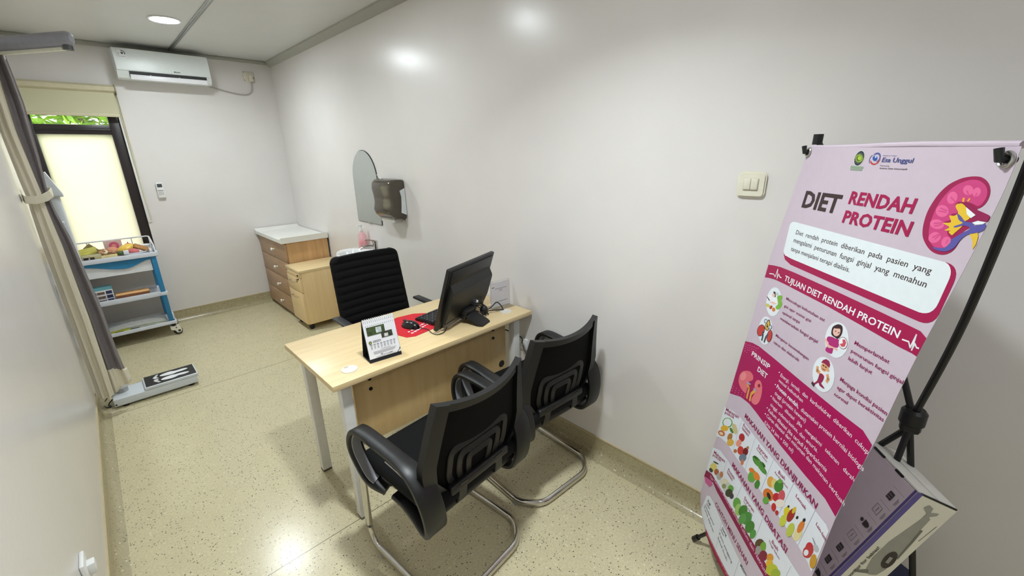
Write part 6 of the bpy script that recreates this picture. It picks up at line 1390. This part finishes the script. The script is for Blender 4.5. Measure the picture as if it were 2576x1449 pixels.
# ------------------------------------------------------------------ banner on its X stand
BO, BU, BV = Vector(BANNER_O), Vector(BANNER_U), Vector(BANNER_V)
BN = BU.cross(BV).normalized()
def bp(a, b, lift=0.0): return BO+BU*a-BV*b+BN*lift
bst = thing('banner_stand', 'pink and maroon diet banner on a black X stand by the right wall', 'banner', (1.30, .20, 0))
binv = Matrix.Translation((-1.30, -.20, 0))
pal = []
for i, c_ in enumerate(BANNER_PALETTE): pal.append(pm('print_%03d' % i, c_, .55, var=.015, scale=60, spec=.3))
PINK = pm('banner_pink', (203, 188, 201), .55, var=.015, scale=40, spec=.3)
sheet = MB()
def edge(E_, k, n):
    d = [0]
    for p, q_ in zip(E_, E_[1:]): d.append(d[-1]+math.hypot(q_[0]-p[0], q_[1]-p[1]))
    t = d[-1]*k/n
    for i in range(len(E_)-1):
        if t <= d[i+1]+1e-9:
            f = (t-d[i])/(d[i+1]-d[i]); return (E_[i][0]+(E_[i+1][0]-E_[i][0])*f, E_[i][1]+(E_[i+1][1]-E_[i][1])*f)
    return E_[-1]
NB = 40
def shf(u, v):
    l_ = edge(BANNER_LEFT, v*NB, NB); r_ = edge(BANNER_RIGHT, v*NB, NB)
    return bp(l_[0]+(r_[0]-l_[0])*u, l_[1]+(r_[1]-l_[1])*u)
sheet.shell(shf, 12, NB, tuple(-BN*.0008), PINK)
LAY = .00014
idx = 0
for line in BANNER_ART.strip().split('\n'):
    f = line.split('|'); k, ci, lay = f[0], int(f[1]), int(f[2]); nums = [float(x)/1000 for x in f[3].split(',')]
    P_ = list(zip(nums[0::2], nums[1::2])); lift = .0003+LAY*lay+idx*1.5e-6; idx += 1
    if k == 'P': P_ = [(p.x, p.y) for p in catmull([(a, b, 0) for a, b in P_], 3, True)]
    if k in 'pP': sheet.flat([bp(a, b, lift) for a, b in P_], pal[ci])
    elif k == 's':
        wd = float(f[4])/2000
        for (a, b), (c_, d) in zip(P_, P_[1:]):
            L_ = math.hypot(c_-a, d-b) or 1e-6; nx, ny = -(d-b)/L_*wd, (c_-a)/L_*wd; ex, ey = (c_-a)/L_*wd*.6, (d-b)/L_*wd*.6
            sheet.flat([bp(a+nx-ex, b+ny-ey, lift), bp(c_+nx+ex, d+ny+ey, lift), bp(c_-nx+ex, d-ny+ey, lift), bp(a-nx-ex, b-ny-ey, lift)], pal[ci])
    else:
        hgt, bold, st_ = float(f[4])/1000, int(f[5]), f[6]
        Q = P_; seg = [math.hypot(q_[0]-p[0], q_[1]-p[1]) for p, q_ in zip(Q, Q[1:])]; tot = sum(seg)
        if len(Q) > 2:
            Q = [(p.x, p.y) for p in catmull([(p[0], p[1], 0) for p in Q], 8)]; seg = [math.hypot(q_[0]-p[0], q_[1]-p[1]) for p, q_ in zip(Q, Q[1:])]; tot = sum(seg)
        def at(x, y, Q=Q, seg=seg, lift=lift):
            i = 0
            while i < len(seg)-1 and x > seg[i]: x -= seg[i]; i += 1
            f_ = x/seg[i]; a = Q[i][0]+(Q[i+1][0]-Q[i][0])*f_; b = Q[i][1]+(Q[i+1][1]-Q[i][1])*f_
            return bp(a+y*.095, b-y, lift)
        lettering(sheet, st_, at, tot, hgt, pal[ci], bold)
for v in sheet.bm.verts: v.co = binv @ v.co
so = sheet.build('printed_sheet', None, bst, 30)
# rolled top hem
hm = MB(); hm.tube([binv @ bp(.003+.594*k/6, -.002+.0015*math.sin(k*1.3), -.006) for k in range(7)], .006, PINK, 10); hm.build('top_hem', None, bst)
def bw(*p): return binv @ Vector(p)
HUB = Vector((1.355, -.052, .945))
TLp, TRp = bp(0, 0), bp(.6, .0)
tlk = bp(-.004, -.022, -.02); trk = bp(.606, -.03, -.015)
pol = MB(); pol.tube([binv @ p for p in catmull([HUB, HUB.lerp(trk, .45)+Vector((.02, -.012, .0)), trk], 8)], .0075, BLACKP, 10); po = pol.build('upper_arm', None, bst)
pol = MB(); pol.tube([binv @ p for p in catmull([HUB, HUB.lerp(tlk, .5)-BN*.03, tlk], 8)], .0075, BLACKP, 10); po2 = pol.build('upper_arm', None, bst)
for p_ in (trk, tlk):
    e = MB(); e.tube([binv @ (p_-Vector((0, 0, .012))), binv @ (p_+Vector((0, 0, .016)))], .0125, BLACKP, 12); e.build('arm_tip', None, bst)
for a, b in ((.006, .012), (.588, .022)):
    g = MB(); ring_ = [binv @ bp(a+.011*math.cos(t), b+.011*math.sin(t), .002) for t in [2*PI*k/18 for k in range(18)]]; g.tube(ring_, .003, ALU, 8, True)
    g.build('grommet', None, bst)
    h_ = MB(); h_.tube([binv @ p for p in (bp(a, b, -.01), bp(a, b, .012), bp(a-.004, b-.016, .014))], .0065, BLACKP, 10); h_.build('hook', None, bst)
hb = MB(); hb.lathe([(.02, -.024), (.026, -.016), (.026, .016), (.02, .024)], BLACKP, 16, binv @ HUB); hb.box(*[q for k in range(3) for q in ((binv @ HUB)[k]-(.021, .021, .04)[k], (binv @ HUB)[k]+(.021, .021, .01)[k])], BLACKP, .01); hb.build('hub', None, bst)
for ft_, nm in (((1.507, .463, .012), 0), ((1.07, .10, .012), 1), ((1.40, -.235, .012), 2)):
    g = MB(); ft_ = Vector(ft_); mid = HUB.lerp(ft_, .5)
    if nm < 2: mid = mid-BN*.05
    g.tube([binv @ p for p in catmull([HUB+Vector((0, 0, -.03)), mid, ft_], 8)], .0075, BLACKP, 10); lo = g.build('leg', None, bst)
    c_ = MB(); c_.tube([binv @ (ft_+(mid-ft_).normalized()*.03), binv @ ft_], .0115, BLACKP, 12); c_.build('foot_cap', None, lo)

# ------------------------------------------------------------------ carton leaning behind the banner
bx = thing('carton', 'pale carton with a purple stripe leaning behind the banner', 'carton', (1.2, -.09, .841))
E0, E1, E2 = Vector((-.228, .317, -.92)).normalized(), Vector((.515, -.763, -.391)).normalized(), None
E1 = (E1-E0*E1.dot(E0)).normalized(); E2 = E0.cross(E1); E2 = E2 if E2.x > 0 else -E2
LB, W1, W2 = .43, .20, .095
MB4 = Matrix(((E0[0], E1[0], E2[0], 0), (E0[1], E1[1], E2[1], 0), (E0[2], E1[2], E2[2], 0), (0, 0, 0, 1)))
LAV = pm('carton_lavender', (226, 214, 222), .55, var=.02); CRM = pm('carton_cream', (230, 226, 208), .55, var=.02); PUR = pm('carton_purple', (96, 84, 150), .5); FLAP = pm('carton_flap', (232, 228, 222), .6, var=.03)
cm = MB(); cm.box(.004, LB, 0, W2, 0, W1, LAV, 0, 2, MB4)
cm.build('carton_body', None, bx)
def fl_(mb, pts, m_): mb.flat([MB4 @ Vector(p) for p in pts], m_)
pr = MB()
def cream(x0, x1, y0, y1, m_, k=1): fl_(pr, [(x0, y0, -.0006*k), (x1, y0, -.0006*k), (x1, y1, -.0006*k), (x0, y1, -.0006*k)], m_)
def lav(x0, x1, z0, z1, m_, k=1): fl_(pr, [(x0, -.0006*k, z0), (x1, -.0006*k, z0), (x1, -.0006*k, z1), (x0, -.0006*k, z1)], m_)
cream(0, LB, 0, W2, CRM); cream(0, LB, 0, .013, PUR, 2); lav(0, LB, 0, .006, PUR, 2)
# side view of the baby scale printed along the cream face
def curve(pts, m_, k): fl_(pr, [(x, y, -.0006*k) for x, y in pts], m_)
GS = pm('print_grey', (160, 158, 146), .6); GS2 = pm('print_grey_dark', (120, 118, 108), .6); GD = pm('print_dark', (58, 50, 48), .5)
curve([(.045, .055), (.05, .066), (.085, .068), (.12, .072), (.18, .078), (.225, .08), (.25, .074), (.258, .06), (.245, .044), (.21, .036), (.15, .036), (.10, .044), (.06, .050)], GS, 2)
curve([(.085, .068), (.12, .072), (.18, .078), (.185, .082), (.12, .077), (.085, .073)], GS2, 3)
curve([(.018, .04), (.03, .035), (.04, .05), (.058, .05), (.055, .062), (.045, .06), (.035, .07), (.028, .07), (.035, .055), (.022, .052)], GS, 3)
curve([(.245, .05), (.262, .028), (.268, .03), (.256, .056)], GS2, 3)
curve([(.195+.028*math.cos(a), .068+.013*math.sin(a)+.12*.028*math.cos(a)) for a in [2*PI*k/20 for k in range(20)]], GD, 4)
curve([(.185, .062), (.205, .064), (.205, .072), (.185, .070)], GS, 5)
curve([(.06, .088), (.115, .084), (.115, .0852), (.06, .0892)], GS2, 2); curve([(.25, .09), (.33, .08), (.33, .0812), (.25, .0912)], GS2, 2)
lettering(pr, 'bb monitor for babies!', lambda x, y: MB4 @ Vector((.315-x, .032-y, -.0014)), .140, .0085, pm('print_text', (84, 78, 70), .6), 1)
# row of small icons along the lavender face
ICO = pm('icon_ink', (66, 56, 60), .6); ICL = pm('icon_line', (150, 140, 146), .6)
for k in range(7):
    x = .055+k*.048
    if k in (2, 6):      # little figure
        c0 = (x, .036); 
        fl_(pr, [(x+.005*math.cos(a), -.0012, .048+.005*math.sin(a)) for a in [2*PI*j/14 for j in range(14)]], ICO)
        fl_(pr, [(x-.008, -.0012, .040), (x+.008, -.0012, .040), (x+.007, -.0012, .028), (x+.003, -.0012, .022), (x-.003, -.0012, .022), (x-.007, -.0012, .028)], ICO)
    elif k in (1, 3):    # outlined bubble
        for q_ in ((x-.012, x+.012, .047, .0485), (x-.012, x+.012, .028, .0295), (x-.012, x-.0108, .028, .0485), (x+.0108, x+.012, .028, .0485), (x-.007, x+.007, .037, .039)): lav(*q_, ICL, 2)
    else:
        lav(x-.010, x+.010, .030, .046, ICO, 2); lav(x-.004, x-.002, .032, .044, ICL, 3); lav(x+.003, x+.005, .032, .044, ICL, 3)
    lav(x-.010, x+.010, .016, .0178, ICL, 2); lav(x-.007, x+.008, .0125, .014, ICL, 2); lav(x-.023, x-.0222, .012, .05, ICL, 2)
pr.build('print', None, bx)
fp_ = MB(); fp_.box(-.002, .003, .003, W2*.52, .002, W1-.002, FLAP, .001, 2, MB4 @ Matrix.Rotation(math.radians(-2), 4, 'Z')); fp_.box(-.001, .003, W2*.54, W2-.001, .002, W1-.002, FLAP, .001, 2, MB4)
fp_.box(-.001, .0045, -.001, .004, .05, .075, BLACKP, 0, 2, MB4); fp_.box(-.001, .0045, -.001, .004, .12, .16, BLACKP, 0, 2, MB4); fp_.box(-.0005, .0035, W2*.1, W2*.98, -.0012, .003, BLACKP, 0, 2, MB4)
fp_.build('flap', None, bx)
nc = thing('storage_case', 'navy blue case standing under the leaning carton', 'case', (1.477, -.157, 0), math.atan2(.47, -.88))
MB().box(0, .43, -.11, 0, .0, .40, pm('case_navy', (26, 32, 62), .6, var=.08), .006, 3).build('case_body', None, nc)
